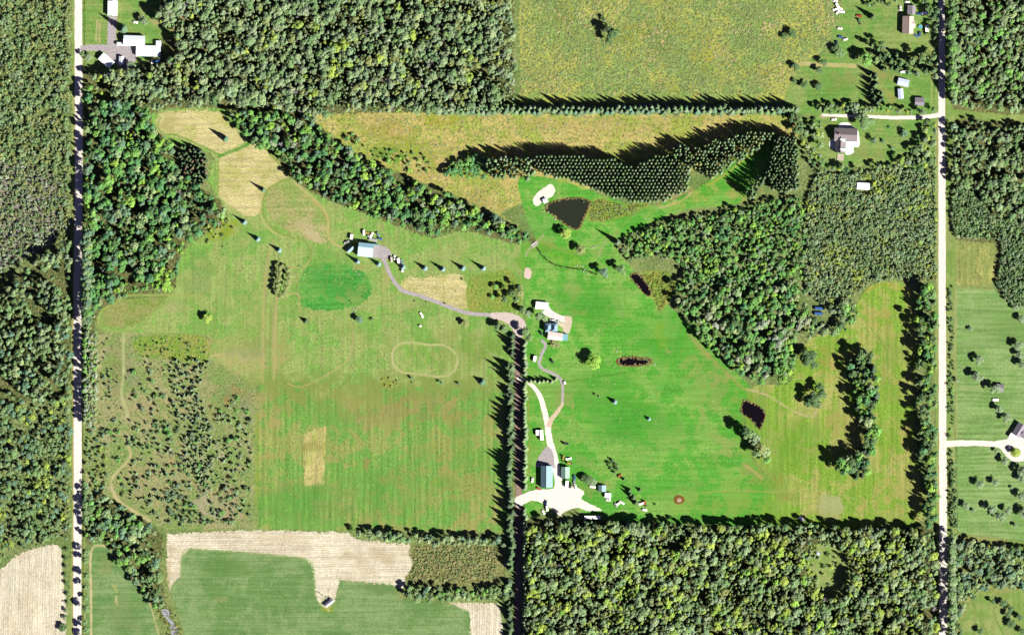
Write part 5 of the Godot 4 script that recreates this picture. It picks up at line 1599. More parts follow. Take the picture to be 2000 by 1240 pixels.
func build_trees() -> void:
	var spr := "blue spruce standing alone on the mown grounds"
	for q in [[477, 434, 10.5], [503, 467, 10.0], [545, 489, 9.5], [698.4, 511, 11.0], [739.5, 516, 9.0], [830, 524, 10.0], [865, 526, 11.0], [904, 524, 11.0], [944, 524, 12.0]]:
		plant("conifer", q[0], q[1], 2.5, q[2], "spruce", spr, "blue spruces on the mown grounds", "blue_spruce")
	plant("conifer", 514, 371, 2.4, 12.5, "blue", "tall spruce alone in the striped hay patch", "", "spruce_tree")
	plant("conifer", 440, 271, 3.4, 14.0, "blue", "broad spruce at the edge of the wooded hay patch", "", "spruce_tree")
	plant("conifer", 787, 522, 2.6, 9.0, "spruce", "blue spruce beside the drive and the parked trailers", "", "blue_spruce")
	plant("conifer", 1201, 785, 2.6, 7.2, "spruce", "larger blue spruce on the bright green lawn", "", "blue_spruce")
	plant("conifer", 1268, 818.5, 2.0, 5.0, "spruce", "smaller blue spruce on the bright green lawn", "", "blue_spruce")
	plant("conifer", 1206, 473, 3.2, 19.0, "pine", "tall slim spruce at the thicket corner above the creek", "", "spruce_tree")
	plant("conifer", 241, 57, 4.4, 21.0, "blue", "very tall spruce above the rambling farmhouse", "", "spruce_tree")
	plant("conifer", 1705, 33, 3.4, 14.5, "deep", "pointed spruce above the brown roofed house's lawn", "", "spruce_tree")
	plant("conifer", 597, 627, 2.6, 6.0, "deep", "small dark spruce on the western lawn", "", "spruce_tree")
	plant("conifer", 942, 746, 3.6, 8.0, "blue", "stout spruce near the lane at the field edge", "", "spruce_tree")
	plant("leafy", 405, 622, 4.6, 6.5, "yellow", "round yellow green tree alone on the western lawn")
	plant("leafy", 1160, 707, 6.6, 11.0, "lime", "big round light green tree on the bright green lawn")
	plant("leafy", 1105, 456, 4.6, 9.0, "yellow", "yellow green tree below the plantation pond")
	plant("leafy", 1134, 488, 4.0, 8.5, "olive", "small olive tree between pond and creek")
	plant("leafy", 1179, 533, 4.2, 10.0, "blue", "dark blue green tree on the creek bank")
	plant("leafy", 1213, 527, 4.4, 10.0, "mid", "green tree at the creek's thicket end")
	plant("shrub", 1085.5, 673, 5.0, 3.0, "olive", "broad olive flower bush south of the farmhouse")
	plant("leafy", 702, 624, 3.2, 6.0, "blue", "blue green tree beside the heap of boulders")
	plant("shrub", 727, 624, 1.8, 3.0, "mid", "small bush east of the heap of boulders")
	plant("leafy", 908, 632, 3.4, 6.0, "olive", "brownish tree alone above the worn ring track")
	plant("leafy", 1693, 117, 5.8, 13.0, "bright", "round bright tree among dark conifers by the yard")
	plant("leafy", 1690, 236, 7.0, 12.0, "mid", "large tree leaning over the white drive")
	plant("leafy", 1196, 66, 5.0, 13.0, "deep", "dark tree clump in the middle of the pasture")
	plant("leafy", 1186, 58, 4.0, 12.0, "fir", "darker tree of the clump in the pasture")
	plant("leafy", 1190, 78, 3.4, 10.0, "deep", "low dark tree at the foot of the pasture clump")
	plant("leafy", 1984, 884, 3.6, 7.0, "yellow", "tree on the lawn island of the turning circle")
	plant("leafy", 1640, 103, 4.6, 7.0, "mid", "tree behind the navy car by the worn track")
	plant("leafy", 1633, 95, 3.6, 6.0, "deep", "dark tree beside the navy car")
	# junipers and shrubs on lawns
	for q in [[804, 738, 1.7, 4.0], [858, 745, 1.4, 3.2], [863, 748, 1.6, 3.4], [896, 750, 1.8, 3.6], [775, 744, 1.0, 2.0], [804.5, 747, 0.8, 1.6]]:
		plant("shrub", q[0], q[1], q[2], q[3], "blue", "small round bush in the line below the worn ring track", "bushes below the ring track")
	for q in [[748, 742], [760, 739], [770, 748], [752, 753], [764, 755], [775, 751]]:
		plant("shrub", q[0], q[1], 1.3, 1.6, "gold", "yellow bush of the small oval bed in the field", "bushes of the oval bed")
	for q in [[548, 522], [545, 533], [543, 545], [542, 556], [540, 567], [562, 527], [565, 538], [562, 549], [559, 560], [556, 571], [548, 577]]:
		plant("leafy", q[0], q[1], 2.9, 7.0, "olive", "dark small tree of the oblong grove on the western lawn", "oblong grove of dark trees")
	for q in [[810, 588, 0.8], [833, 590, 0.8], [869, 593, 1.0], [903, 545, 1.2], [684, 588, 0.7], [709, 580, 0.7], [1140, 394, 1.0], [1163, 771, 1.4], [1170, 775, 1.2], [435, 482, 0.9]]:
		plant("shrub", q[0], q[1], q[2], q[2] * 2.0, "mid", "tiny lone shrub in the mown grass", "lone shrubs in mown grass")
	# pasture bushes
	for q in [[1548, 66, 4.2, 6.5], [1532, 70, 2.6, 4.0], [1180, 38, 2.0, 4.0], [1176, 33, 1.8, 3.5], [1554, 130, 3.6, 6.0], [1608, 122, 3.4, 7.0], [1600, 137, 3.4, 5.5], [1572, 165, 3.2, 5.0], [1599, 168, 3.6, 5.0], [1552, 158, 2.2, 3.0]]:
		plant("leafy", q[0], q[1], q[2], q[3], "deep", "dark bushy tree scattered over the pasture edge", "bushy trees on the pasture edge")
	# lawn trees of the eastern plots
	for q in [[1897, 643, 2.2, 3.5], [1913, 704, 4.0, 7.5], [1910, 737, 4.8, 9.0], [1944, 760, 4.4, 10.0], [1953, 799, 3.6, 7.0], [1967, 816, 4.0, 7.0], [1990, 675, 4.2, 8.0], [1994, 694, 3.8, 7.0], [1999, 712, 4.0, 8.0],
			[1947, 881, 2.0, 4.0], [1964, 900, 3.6, 7.0], [1998, 921, 4.6, 9.0], [1916, 945, 4.0, 7.5], [1946, 942, 3.4, 6.5], [1977, 952, 1.6, 2.5], [1888, 988, 3.6, 6.0], [1903, 997, 1.8, 3.0], [1938, 995, 4.2, 9.0],
			[1956, 1010, 4.4, 9.0], [1970, 998, 3.4, 7.0], [1984, 1026, 2.0, 4.0], [2002, 1002, 4.6, 8.0], [1998, 970, 4.0, 8.0], [1997, 624, 3.6, 6.0], [1985, 600, 3.0, 5.0], [1998, 935, 4.0, 7.0], [1870, 743, 2.2, 4.0]]:
		plant("leafy", q[0], q[1], q[2], q[3], "grey", ("large " if q[2] > 4.1 else "small " if q[2] < 2.5 else "") + "round green tree on the striped lawn " + ("north" if q[1] < 862 else "south") + " of the white drive", "trees on the striped lawns")
	for q in [[1708, 274, 3.2, 8.0], [1768, 260, 4.2, 6.0], [1792, 271, 2.0, 4.5], [1744, 289, 2.0, 4.0], [1738, 249, 1.4, 2.5], [1725, 275, 2.0, 3.0]]:
		plant("shrub", q[0], q[1], q[2], q[3], "blue", "dark bush on the lawn of the dark roofed house", "bushes on the dark roofed house's lawn")
	# row of arborvitae beside the short drive
	for k in 8:
		plant("conifer", 1028 + k * 8.2, 746 - (k % 3) * 1.2 - (4 if k == 7 else 0), 2.2, 10.0 - k * 0.5, "pale", "pale spruce in the hedge row beside the short drive", "spruce row by the short drive", "hedge_spruce")
	# conifers of the lane
	var gaps := [[697, 708], [752, 760], [792, 794], [1066, 1072], [1112, 1130], [1166, 1174]]
	var y := 656.0
	while y < 1250.0:
		var skip := false
		for g in gaps:
			skip = skip or (y > g[0] and y < g[1])
		if not skip:
			var tall := 13.5 + 4.0 * sin(y * 0.071) + 2.5 * sin(y * 0.19) + rng.randf_range(-2.0, 2.0)
			if y > 1080:
				tall -= 3.5
			plant("conifer", 996.5 + rng.randf_range(-5.0, 4.0), y + rng.randf_range(-3.0, 3.0), rng.randf_range(2.6, 4.6), tall * rng.randf_range(0.75, 1.08), ["fir", "fir", "deep", "pine", "deep"][rng.randi() % 5], ("tall" if tall > 13.5 else "shorter") + " dark conifer in the western row of the lane", "western conifer row of the lane", "lane_conifer")
		y += rng.randf_range(4.5, 9.0)
	y = 668.0
	while y < 1250.0:
		if not (y > 732 and y < 752) and not (y > 955 and y < 996):
			plant("conifer", 1025 + rng.randf_range(-2.5, 2.5), y + rng.randf_range(-2.0, 2.0), rng.randf_range(2.0, 3.2), rng.randf_range(9.5, 14.0), "grey" if rng.randf() < 0.6 else "pale", "pale narrow conifer in the eastern row of the lane", "eastern conifer row of the lane", "hedge_conifer")
		y += 6.2
	# tall pines across the north
	for row in 2:
		var x := 856.0 + row * 4.0
		while x < 1556.0:
			var tall := rng.randf_range(14.0, 20.0) - (4.0 if row else 0.0)
			plant("conifer", x, 211.5 + row * 5.5 + rng.randf_range(-3.0, 3.0), rng.randf_range(2.9, 4.2), tall, ["pine", "mid", "blue", "pine", "grey"][rng.randi() % 5], "tall conifer of the long row below the pasture", "long conifer row below the pasture", "row_conifer")
			x += rng.randf_range(8.5, 13.0)
	# shade trees by the square pond
	for q in [[1463, 848, 5.2, 17.0, "mid"], [1474, 858, 5.0, 16.0, "grey"], [1486, 874, 5.4, 16.0, "olive"], [1494, 882, 4.6, 12.0, "pale"], [1478, 884, 4.2, 12.0, "mid"], [1499, 898, 3.6, 9.0, "bright"], [1456, 842, 4.0, 17.0, "deep"]]:
		plant("leafy", q[0], q[1], q[2], q[3], q[4], "tall spreading tree shading the square pond", "shade trees by the square pond")
	for q in [[1577, 702, 5.4, 15.0], [1586, 695, 4.4, 12.0], [1590, 712, 4.0, 10.0], [1572, 690, 4.0, 13.0], [1590, 778, 5.6, 14.0], [1604, 770, 4.4, 12.0], [1596, 790, 4.0, 9.0], [1580, 785, 4.4, 10.0], [1602, 756, 3.6, 10.0]]:
		plant("leafy", q[0], q[1], q[2], q[3], "deep", "dark round tree among yellow grass east of the thicket", "dark trees in the yellow grass")
	# yard head
	for q in [[985, 583, 3.2, 9.0, "deep"], [999, 572, 3.4, 13.0, "deep"], [1008, 585, 3.0, 12.0, "mid"], [1012, 560, 2.8, 12.0, "fir"], [1014, 572, 3.4, 8.0, "olive"], [1022, 606, 3.4, 8.0, "mid"], [1030, 612, 3.2, 8.0, "grey"], [1052, 618, 3.4, 9.0, "grey"],
			[1064, 622, 2.8, 5.0, "pale"], [968, 560, 2.6, 5.0, "bright"], [961, 580, 2.2, 3.5, "bright"], [973, 638, 3.6, 9.0, "mid"], [984, 642, 3.6, 10.0, "mid"], [1026, 646, 3.8, 11.0, "mid"], [1034, 660, 3.4, 9.0, "mid"]]:
		plant("leafy", q[0], q[1], q[2], q[3], q[4], "tree round the head of the conifer lane", "trees at the head of the lane")
	for q in [[1190, 905], [1197, 900], [1203, 908], [1194, 914], [1206, 916], [1200, 922]]:
		plant("shrub", q[0], q[1], 2.2, 4.0, "deep", "dark bush of the clump above the scattered machines", "bush clump above the machines")
	for q in [[1230, 958, 2.4, 8.0], [1237, 972, 2.6, 9.0], [1231, 966, 2.4, 8.5], [1250, 957, 2.0, 5.0], [1242, 982, 2.6, 8.0], [1219, 936, 1.6, 5.0], [1280, 985, 1.2, 3.0]]:
		plant("conifer", q[0], q[1], q[2], q[3], "deep", "dark small conifer between machines and lawn", "small conifers by the machines")
	for q in [[1148, 936, 4.2, 6.0, "deep"], [1158, 941, 3.4, 5.0, "grey"], [1140, 934, 3.0, 5.0, "deep"]]:
		plant("leafy", q[0], q[1], q[2], q[3], q[4], "spreading tree beside the pale blue shed", "trees by the pale blue shed")
	# roadside trees in the south west
	for q in [[167, 1078, 3.4, 11.0], [166, 1094, 3.2, 10.0], [168, 1125, 3.4, 11.0], [167, 1146, 3.2, 10.0], [166, 1168, 2.4, 6.0], [168, 1188, 3.6, 12.0], [166, 1214, 2.4, 6.0], [168, 1228, 3.4, 11.0], [167, 1246, 3.4, 11.0], [168, 960, 3.0, 9.0], [166, 985, 3.2, 10.0], [167, 1012, 3.2, 10.0], [164, 176, 3.0, 9.0], [163, 192, 3.2, 9.0], [160, 106, 2.6, 5.0]]:
		plant("leafy", q[0], q[1], q[2], q[3], "mid", "leafy tree on the verge throwing shade across the western road", "verge trees of the western road")
	for k in 10:
		plant("shrub", 128 + rng.randf_range(-3, 3), 1076 + k * 16.5 + rng.randf_range(-4, 4), 2.2, 4.0, "deep", "dark bush of the hedge beside the stubble field", "hedge bushes beside the stubble")
	for k in 34:
		plant("leafy", 166.5 + (k % 2) * 5.0 + rng.randf_range(-1.5, 1.5), 450 + k * 5.7 + rng.randf_range(-2, 2), rng.randf_range(3.0, 4.0), rng.randf_range(14, 18), ["mid", "blue", "grey"][k % 3], "tall leafy tree of the close row shading the western road", "close tall row beside the western road")
	for k in 22:
		plant("leafy", 1856.5 + (k % 2) * 4.0 + rng.randf_range(-1.5, 2.5), 8 + k * 8.2 + rng.randf_range(-2, 2), rng.randf_range(3.2, 4.6), rng.randf_range(13, 17), ["mid", "deep", "bright"][k % 3], "tall leafy tree shading the upper end of the eastern road", "tall row at the upper end of the eastern road")
	for k in 22:
		plant("leafy", 1859 + rng.randf_range(-1.5, 2.5), 1048 + k * 9.2 + rng.randf_range(-2, 2), rng.randf_range(3.2, 4.4), rng.randf_range(13, 16.5), ["mid", "pale", "grey"][k % 3], "tall leafy tree shading the lower end of the eastern road", "tall row at the lower end of the eastern road")
	plant("leafy", 122, 1226, 3.6, 5.0, "deep", "round dark tree at the stubble field's roadside corner")
	for q in [[638, 1168, 2.0, 9.0], [645, 1170, 1.8, 5.0]]:
		plant("dead", q[0], q[1], q[2], q[3], "twig", "bare grey tree beside the narrow tin barn", "bare trees by the tin barn")
	for q in [[281, 42, 3.4, 8.0], [275, 36, 3.0, 6.0], [256, 128, 3.6, 9.0], [172, 112, 3.4, 5.0]]:
		plant("leafy", q[0], q[1], q[2], q[3], "grey", "pale tree around the grey gravel yard", "trees around the grey gravel yard")
	for q in [[1940, 1175], [1960, 1178], [1975, 1190], [1970, 1200], [1992, 1205], [1976, 1218], [1916, 1232], [1998, 1232], [1902, 1166]]:
		plant("leafy", q[0], q[1], rng.randf_range(2.4, 4.0), 5.5, "deep", "small dark tree scattered over the pale south eastern meadow", "trees of the south eastern meadow")

# ---------------------------------------------------------------- woods

func build_woods() -> void:
	var wild := ["mid", "dull", "mid", "dull", "grey", "pale", "ash", "dull", "pale", "yellow", "olive"]
	var cool := ["deep", "emerald", "lush", "blue", "emerald", "lush", "pale", "bright", "lime"]
	var warm := ["mid", "dull", "pale", "mid", "yellow", "pale", "dull", "yellow", "ash", "lime", "olive"]
	var list := [
		{"name": "dense mixed wood filling the ground north of the meadow strip", "called": "woodland", "one": "%s of the northern wood", "group": "broad crowns of the northern wood",
			"poly": [325, -24, 1004, -24, 1005, 180, 1002, 218, 860, 219, 700, 219, 640, 224, 600, 227, 560, 214, 445, 204, 400, 210, 330, 209, 300, 213, 250, 203, 200, 165, 176, 150, 235, 141, 268, 130, 320, 122, 346, 100, 342, 62, 300, 36, 310, 10],
			"gap": 3.9, "r": [1.2, 5.2], "h": [11.5, 16.5], "kind": "leafy", "tones": wild, "drop": 0.06, "open": 0.4, "mix": ["dead", 0.04, "twig"], "skew": 2.4},
		{"name": "tall blue green wood east of the western gravel road", "called": "woodland", "one": "%s of the western wood", "group": "broad crowns of the western wood",
			"poly": [168, 165, 200, 172, 250, 206, 296, 218, 300, 250, 315, 271, 333, 283, 345, 330, 385, 364, 428, 394, 440, 420, 428, 440, 390, 456, 372, 468, 356, 486, 346, 545, 325, 568, 262, 572, 236, 580, 212, 592, 188, 612, 170, 640, 166, 640],
			"gap": 4.5, "r": [1.4, 5.2], "h": [11.0, 16.5], "kind": "leafy", "tones": cool, "drop": 0.14, "open": 0.34, "gapfreq": 0.016, "seed": 8, "mix": ["dead", 0.02, "twig"]},
		{"name": "dense diagonal wood between meadow strip and metal barn", "called": "woodland", "one": "%s of the diagonal wood", "group": "broad crowns of the diagonal wood",
			"poly": [444, 222, 480, 218, 560, 222, 608, 224, 622, 244, 640, 262, 700, 304, 760, 334, 800, 350, 880, 380, 930, 409, 985, 430, 1030, 455, 1044, 468, 1020, 476, 985, 468, 940, 453, 905, 445, 870, 450, 840, 460, 815, 453, 780, 438, 735, 423, 680, 410, 640, 388, 600, 363, 574, 350, 562, 325, 537, 302, 502, 285, 480, 272, 470, 255, 456, 240],
			"gap": 4.4, "r": [1.4, 4.4], "h": [9, 14.5], "kind": "leafy", "tones": ["deep", "lush", "emerald", "lush", "bright", "blue", "grey", "lime"], "drop": 0.12, "open": 0.36, "seed": 5, "mix": ["dead", 0.05, "twig"]},
		{"name": "dark reddish conifer block beside the wooded hay patch", "called": "woodland", "one": "%s of the reddish block beside the wooded hay patch", "group": "reddish conifer block",
			"poly": [345, 288, 375, 284, 402, 300, 406, 345, 392, 366, 362, 345, 350, 330], "gap": 3.6, "r": [1.7, 2.4], "h": [9, 12], "kind": "conifer", "tones": ["fir", "redbrown", "fir", "deep"], "over": true},
		{"name": "tangled thicket of middling trees west of the scrub", "called": "woodland", "one": "%s of the central thicket", "group": "broad crowns of the central thicket",
			"poly": [1222, 484, 1230, 468, 1255, 452, 1300, 436, 1340, 424, 1400, 420, 1440, 408, 1452, 414, 1500, 392, 1555, 386, 1575, 400, 1572, 480, 1565, 560, 1500, 562, 1420, 556, 1340, 556, 1330, 545, 1342, 522, 1300, 506, 1250, 500],
			"gap": 3.7, "r": [1.4, 3.2], "h": [5, 11], "kind": "leafy", "tones": ["emerald", "lush", "mid", "lush", "bright", "grey", "lush", "lime"], "drop": 0.1, "open": 0.5, "skew": 2.2, "seed": 21},
		{"name": "tall pale wood between the bright lawn and the eastern loop", "called": "woodland", "one": "%s of the wood by the bright lawn", "group": "broad crowns beside the bright lawn",
			"poly": [1322, 560, 1420, 556, 1500, 560, 1565, 562, 1582, 580, 1572, 604, 1588, 622, 1588, 656, 1562, 664, 1552, 700, 1540, 742, 1500, 750, 1466, 742, 1440, 722, 1412, 698, 1372, 663, 1348, 633, 1324, 604, 1316, 578],
			"gap": 5.0, "r": [2.0, 4.6], "h": [10, 14.5], "kind": "leafy", "tones": ["deep", "emerald", "lush", "pale", "lush", "bright", "silver", "lime"], "drop": 0.12, "open": 0.34, "seed": 31},
		{"name": "clump of trees at the head of the loop lawn", "called": "tree_belt", "one": "%s in the clump at the head of the loop lawn", "group": "clump at the head of the loop lawn",
			"poly": [1588, 622, 1612, 598, 1640, 586, 1668, 582, 1678, 606, 1668, 636, 1640, 652, 1604, 650, 1584, 664], "gap": 4.6, "r": [2.0, 4.4], "h": [7, 11], "kind": "leafy", "tones": ["mid", "bright", "grey", "deep", "mid"], "drop": 0.1, "seed": 33},
		{"name": "even low scrub inside the eastern gravel road", "called": "shrubbery", "one": "%s standing high in the even low scrub by the eastern road", "group": "tall bushes of the eastern scrub",
			"poly": [1575, 385, 1600, 335, 1640, 340, 1700, 334, 1768, 330, 1830, 336, 1830, 548, 1790, 550, 1745, 545, 1705, 553, 1665, 575, 1640, 600, 1610, 604, 1572, 560],
			"gap": 2.5, "r": [1.3, 2.5], "h": [3, 6.5], "kind": "shrub", "tones": ["mid", "dull", "mid", "grey", "dull", "olive", "pale", "yellow"], "skew": 2.0, "drop": 0.05, "mix": ["leafy", 0.035, "grey"]},
		{"name": "dense speckled wood filling the ground south of the farmyard", "called": "woodland", "one": "%s of the southern wood", "group": "broad crowns of the southern wood",
			"poly": [1030, 1030, 1100, 1030, 1170, 1028, 1230, 1024, 1300, 1031, 1400, 1030, 1500, 1032, 1600, 1036, 1700, 1034, 1826, 1038, 1830, 1270, 1026, 1270],
			"gap": 3.7, "r": [1.2, 5.0], "h": [11.8, 16], "kind": "leafy", "tones": warm, "drop": 0.08, "open": 0.4, "skew": 2.5, "seed": 41, "mix": ["dead", 0.02, "twig"]},
		{"name": "green wood beyond the eastern road, north of the grass ride", "called": "woodland", "one": "%s beyond the eastern road", "group": "broad crowns beyond the eastern road",
			"poly": [1858, -24, 2028, -24, 2028, 222, 1950, 213, 1900, 208, 1860, 204], "gap": 4.2, "r": [1.5, 4.2], "h": [9.0, 13.5], "kind": "leafy", "tones": ["mid", "dull", "mid", "bright", "grey", "dull", "pale"], "drop": 0.1, "open": 0.42, "seed": 51},
		{"name": "green wood beyond the eastern road, south of the grass ride", "called": "woodland", "one": "%s south of the grass ride", "group": "broad crowns south of the grass ride",
			"poly": [1860, 238, 1900, 234, 1950, 247, 2028, 247, 2028, 430, 1950, 422, 1922, 392, 1900, 362, 1860, 366], "gap": 4.2, "r": [1.5, 4.2], "h": [8.5, 13], "kind": "leafy", "tones": ["mid", "dull", "mid", "grey", "mid", "pale"], "drop": 0.15, "open": 0.34, "seed": 52},
		{"name": "even scrub wood above the yellow rough plot", "called": "shrubbery", "one": "%s standing high in the scrub above the yellow rough plot", "group": "tall bushes above the yellow plot",
			"poly": [1860, 368, 1900, 364, 1920, 396, 1950, 426, 2028, 432, 2028, 600, 1982, 598, 1962, 580, 1948, 552, 1954, 520, 1956, 480, 1944, 468, 1870, 462, 1860, 440], "gap": 2.7, "r": [1.4, 2.6], "h": [4, 6.5], "kind": "shrub", "tones": ["mid", "dull", "mid", "deep", "grey"], "skew": 1.8},
		{"name": "mixed scrub wood of the south east corner", "called": "woodland", "one": "%s of the south east corner", "group": "broad crowns of the south east corner",
			"poly": [1860, 1060, 1880, 1050, 1920, 1064, 1960, 1070, 2028, 1072, 2028, 1160, 1960, 1150, 1930, 1150, 1905, 1160, 1882, 1180, 1878, 1262, 1858, 1262], "gap": 3.8, "r": [1.5, 3.8], "h": [5, 11], "kind": "leafy", "tones": ["deep", "mid", "grey", "blue", "pale"], "drop": 0.15, "open": 0.4, "seed": 61},
		{"name": "low olive scrub west of the gravel road in the north", "called": "shrubbery", "one": "%s standing out of the low olive scrub in the north west", "group": "tall bushes of the north western scrub",
			"poly": [-24, -24, 136, -24, 136, 330, 110, 345, 60, 318, -24, 330], "gap": 3.1, "r": [1.2, 3.3], "h": [2.2, 6.5], "kind": "shrub", "tones": ["mid", "olive", "mid", "grey", "olive", "mid", "pale"], "drop": 0.14, "open": 0.42, "seed": 71, "skew": 2.0},
		{"name": "bare greyish thicket west of the gravel road", "called": "shrubbery", "one": "%s of the greyish thicket west of the road", "group": "greyish thicket west of the road",
			"poly": [-24, 330, 60, 318, 110, 345, 134, 335, 136, 440, 110, 470, 60, 500, -24, 545], "gap": 2.7, "r": [1.1, 2.2], "h": [2.5, 5.0], "kind": "shrub", "tones": ["grey", "mid", "olive", "grey", "silver"], "drop": 0.14, "mix": ["dead", 0.22, "twig"], "skew": 1.6},
		{"name": "tall dark wood west of the gravel road", "called": "woodland", "one": "%s west of the gravel road", "group": "broad crowns west of the gravel road",
			"poly": [-24, 590, 20, 560, 60, 520, 100, 490, 130, 462, 137, 470, 137, 740, 100, 770, 60, 790, 20, 780, -24, 770], "gap": 5.0, "r": [2.0, 4.2], "h": [12, 17], "kind": "leafy", "tones": ["mid", "mid", "grey", "pale", "mid", "blue"], "drop": 0.14, "open": 0.26, "gapfreq": 0.011, "seed": 9},
		{"name": "loose bushy wood west of the gravel road in the south", "called": "woodland", "one": "%s of the loose south western wood", "group": "broad crowns of the loose south western wood",
			"poly": [-24, 776, 20, 785, 60, 795, 100, 775, 137, 745, 136, 1056, 100, 1058, 40, 1072, -24, 1105], "gap": 3.9, "r": [1.3, 3.4], "h": [3.5, 8.5], "kind": "leafy", "tones": ["mid", "dull", "mid", "blue", "mid", "yellow"], "drop": 0.28, "open": 0.36, "seed": 81, "skew": 1.8},
		{"name": "pale roadside thicket beside the western road", "called": "shrubbery", "one": "%s with one of the pale crowns by the western road", "group": "pale crowns by the western road",
			"poly": [163, 640, 188, 650, 190, 720, 187, 830, 164, 830], "gap": 3.4, "r": [1.6, 3.0], "h": [9, 11.5], "kind": "leafy", "tones": ["pale", "silver", "pale", "bright", "grey"], "drop": 0.05, "seed": 83},
		{"name": "ragged bushes along the western road below the brush field", "called": "shrubbery", "one": "%s of the ragged bushes below the western road bend", "group": "ragged bushes by the western road",
			"poly": [164, 830, 196, 830, 214, 900, 205, 962, 164, 968], "gap": 4.6, "r": [1.2, 2.4], "h": [2.5, 5], "kind": "shrub", "tones": ["mid", "blue", "olive", "yellow"], "drop": 0.3, "seed": 84},
		{"name": "green wood between brush field and tapering crop", "called": "woodland", "one": "%s above the tapering crop", "group": "broad crowns above the tapering crop",
			"poly": [164, 968, 214, 972, 240, 988, 288, 1022, 303, 1038, 314, 1062, 308, 1112, 314, 1160, 322, 1186, 300, 1186, 272, 1150, 252, 1120, 227, 1092, 206, 1062, 176, 1058, 164, 1040], "gap": 4.8, "r": [2.0, 4.2], "h": [6, 12], "kind": "leafy", "tones": ["mid", "bright", "blue", "mid", "pale", "deep"], "drop": 0.16, "open": 0.34, "seed": 85},
		{"name": "tree belt along the south edge of the green field", "called": "tree_belt", "one": "%s of the belt below the green field", "group": "belt below the green field",
			"poly": [694, 1040, 720, 1036, 760, 1042, 830, 1046, 900, 1050, 990, 1052, 990, 1066, 900, 1066, 840, 1062, 760, 1054, 710, 1046], "gap": 4.6, "r": [2.2, 3.8], "h": [8, 13], "kind": "leafy", "tones": ["mid", "pale", "grey", "pale", "blue"], "drop": 0.06},
		{"name": "tree belt between standing crop and striped crop field", "called": "tree_belt", "one": "%s of the belt below the standing crop", "group": "belt below the standing crop",
			"poly": [794, 1152, 802, 1142, 850, 1146, 900, 1150, 990, 1148, 990, 1168, 900, 1172, 840, 1175, 800, 1170], "gap": 4.4, "r": [2.0, 3.6], "h": [7, 11], "kind": "leafy", "tones": ["mid", "bright", "mid", "pale", "blue"], "drop": 0.06},
		{"name": "ordered plantation of slim pines above the pond", "called": "plantation", "one": "%s of the ordered plantation rows above the pond", "group": "plantation pines above the pond",
			"poly": [1040, 305, 1090, 303, 1140, 306, 1200, 312, 1240, 330, 1250, 318, 1290, 300, 1340, 320, 1352, 345, 1340, 372, 1300, 392, 1260, 396, 1215, 392, 1160, 370, 1140, 362, 1110, 352, 1070, 345, 1048, 332], "gap": 3.55, "jitter": 0.14, "r": [1.7, 2.15], "h": [17.6, 19.6], "kind": "pine", "tones": ["pine", "mid", "pine", "grey", "pine"], "over": true, "skew": 1.0, "first": 3.0},
		{"name": "ragged older pines at the western end of the plantation", "called": "plantation", "one": "%s of the ragged western end of the plantation", "group": "ragged pines west of the plantation",
			"poly": [945, 312, 985, 306, 1040, 305, 1048, 332, 1034, 350, 1000, 346, 960, 346, 950, 330], "gap": 3.7, "jitter": 0.4, "r": [1.8, 2.7], "h": [15.5, 19], "kind": "pine", "tones": ["deep", "pine", "mid", "grey"], "drop": 0.1},
		{"name": "thin pines on the eastern slope of the plantation", "called": "plantation", "one": "%s of the thinned eastern plantation", "group": "thinned eastern plantation",
			"poly": [1292, 300, 1330, 280, 1350, 292, 1385, 275, 1420, 272, 1470, 254, 1508, 254, 1516, 262, 1480, 290, 1440, 318, 1400, 345, 1385, 350, 1360, 335, 1342, 318], "gap": 3.3, "jitter": 0.3, "r": [1.6, 2.2], "h": [15, 18], "kind": "pine", "tones": ["pine", "grey", "mid", "pine", "olive"], "drop": 0.12, "over": true},
		{"name": "tall dark pine block at the plantation's eastern end", "called": "plantation", "one": "%s of the dark block at the plantation's eastern end", "group": "dark eastern pine block",
			"poly": [1512, 275, 1532, 262, 1552, 270, 1560, 300, 1560, 370, 1530, 376, 1508, 372, 1500, 350, 1480, 366, 1476, 388, 1456, 384, 1450, 374, 1480, 352, 1502, 330, 1506, 300], "gap": 3.2, "jitter": 0.35, "r": [1.7, 2.5], "h": [17, 20], "kind": "pine", "tones": ["fir", "pine", "deep", "pine", "deep"], "over": true},
		{"name": "bushy trees at the meadow end of the plantation", "called": "shrubbery", "one": "%s of the bushy corner between meadow and plantation", "group": "bushes between meadow and plantation",
			"poly": [862, 338, 880, 318, 905, 308, 935, 300, 955, 310, 950, 346, 905, 346, 868, 346], "gap": 3.8, "r": [1.8, 3.4], "h": [5, 9], "kind": "leafy", "tones": ["emerald", "lush", "bright", "mid"], "drop": 0.08},
		{"name": "scattered bushes sprouting in the golden meadow", "called": "shrubbery", "one": "%s sprouting in the golden meadow", "group": "bushes in the golden meadow",
			"poly": [655, 262, 690, 258, 720, 292, 780, 292, 830, 300, 850, 330, 810, 338, 760, 318, 700, 290], "gap": 5.0, "r": [1.0, 3.2], "h": [1.5, 6], "kind": "shrub", "tones": ["bright", "lush", "mid", "lime"], "drop": 0.3},
		{"name": "tall roadside trees inside the eastern road beside the loop", "called": "tree_belt", "one": "%s between eastern road and loop lawn", "group": "belt between eastern road and loop lawn",
			"poly": [1796, 560, 1828, 556, 1828, 1032, 1812, 1032, 1806, 990, 1806, 930, 1796, 880, 1792, 820, 1796, 760, 1792, 700, 1788, 640, 1790, 590], "gap": 4.6, "r": [2.2, 5.0], "h": [11, 19], "kind": "leafy", "tones": ["deep", "lush", "emerald", "lime", "mid", "deep"], "drop": 0.12, "open": 0.24, "gapfreq": 0.03, "mix": ["conifer", 0.25, "deep"], "seed": 91},
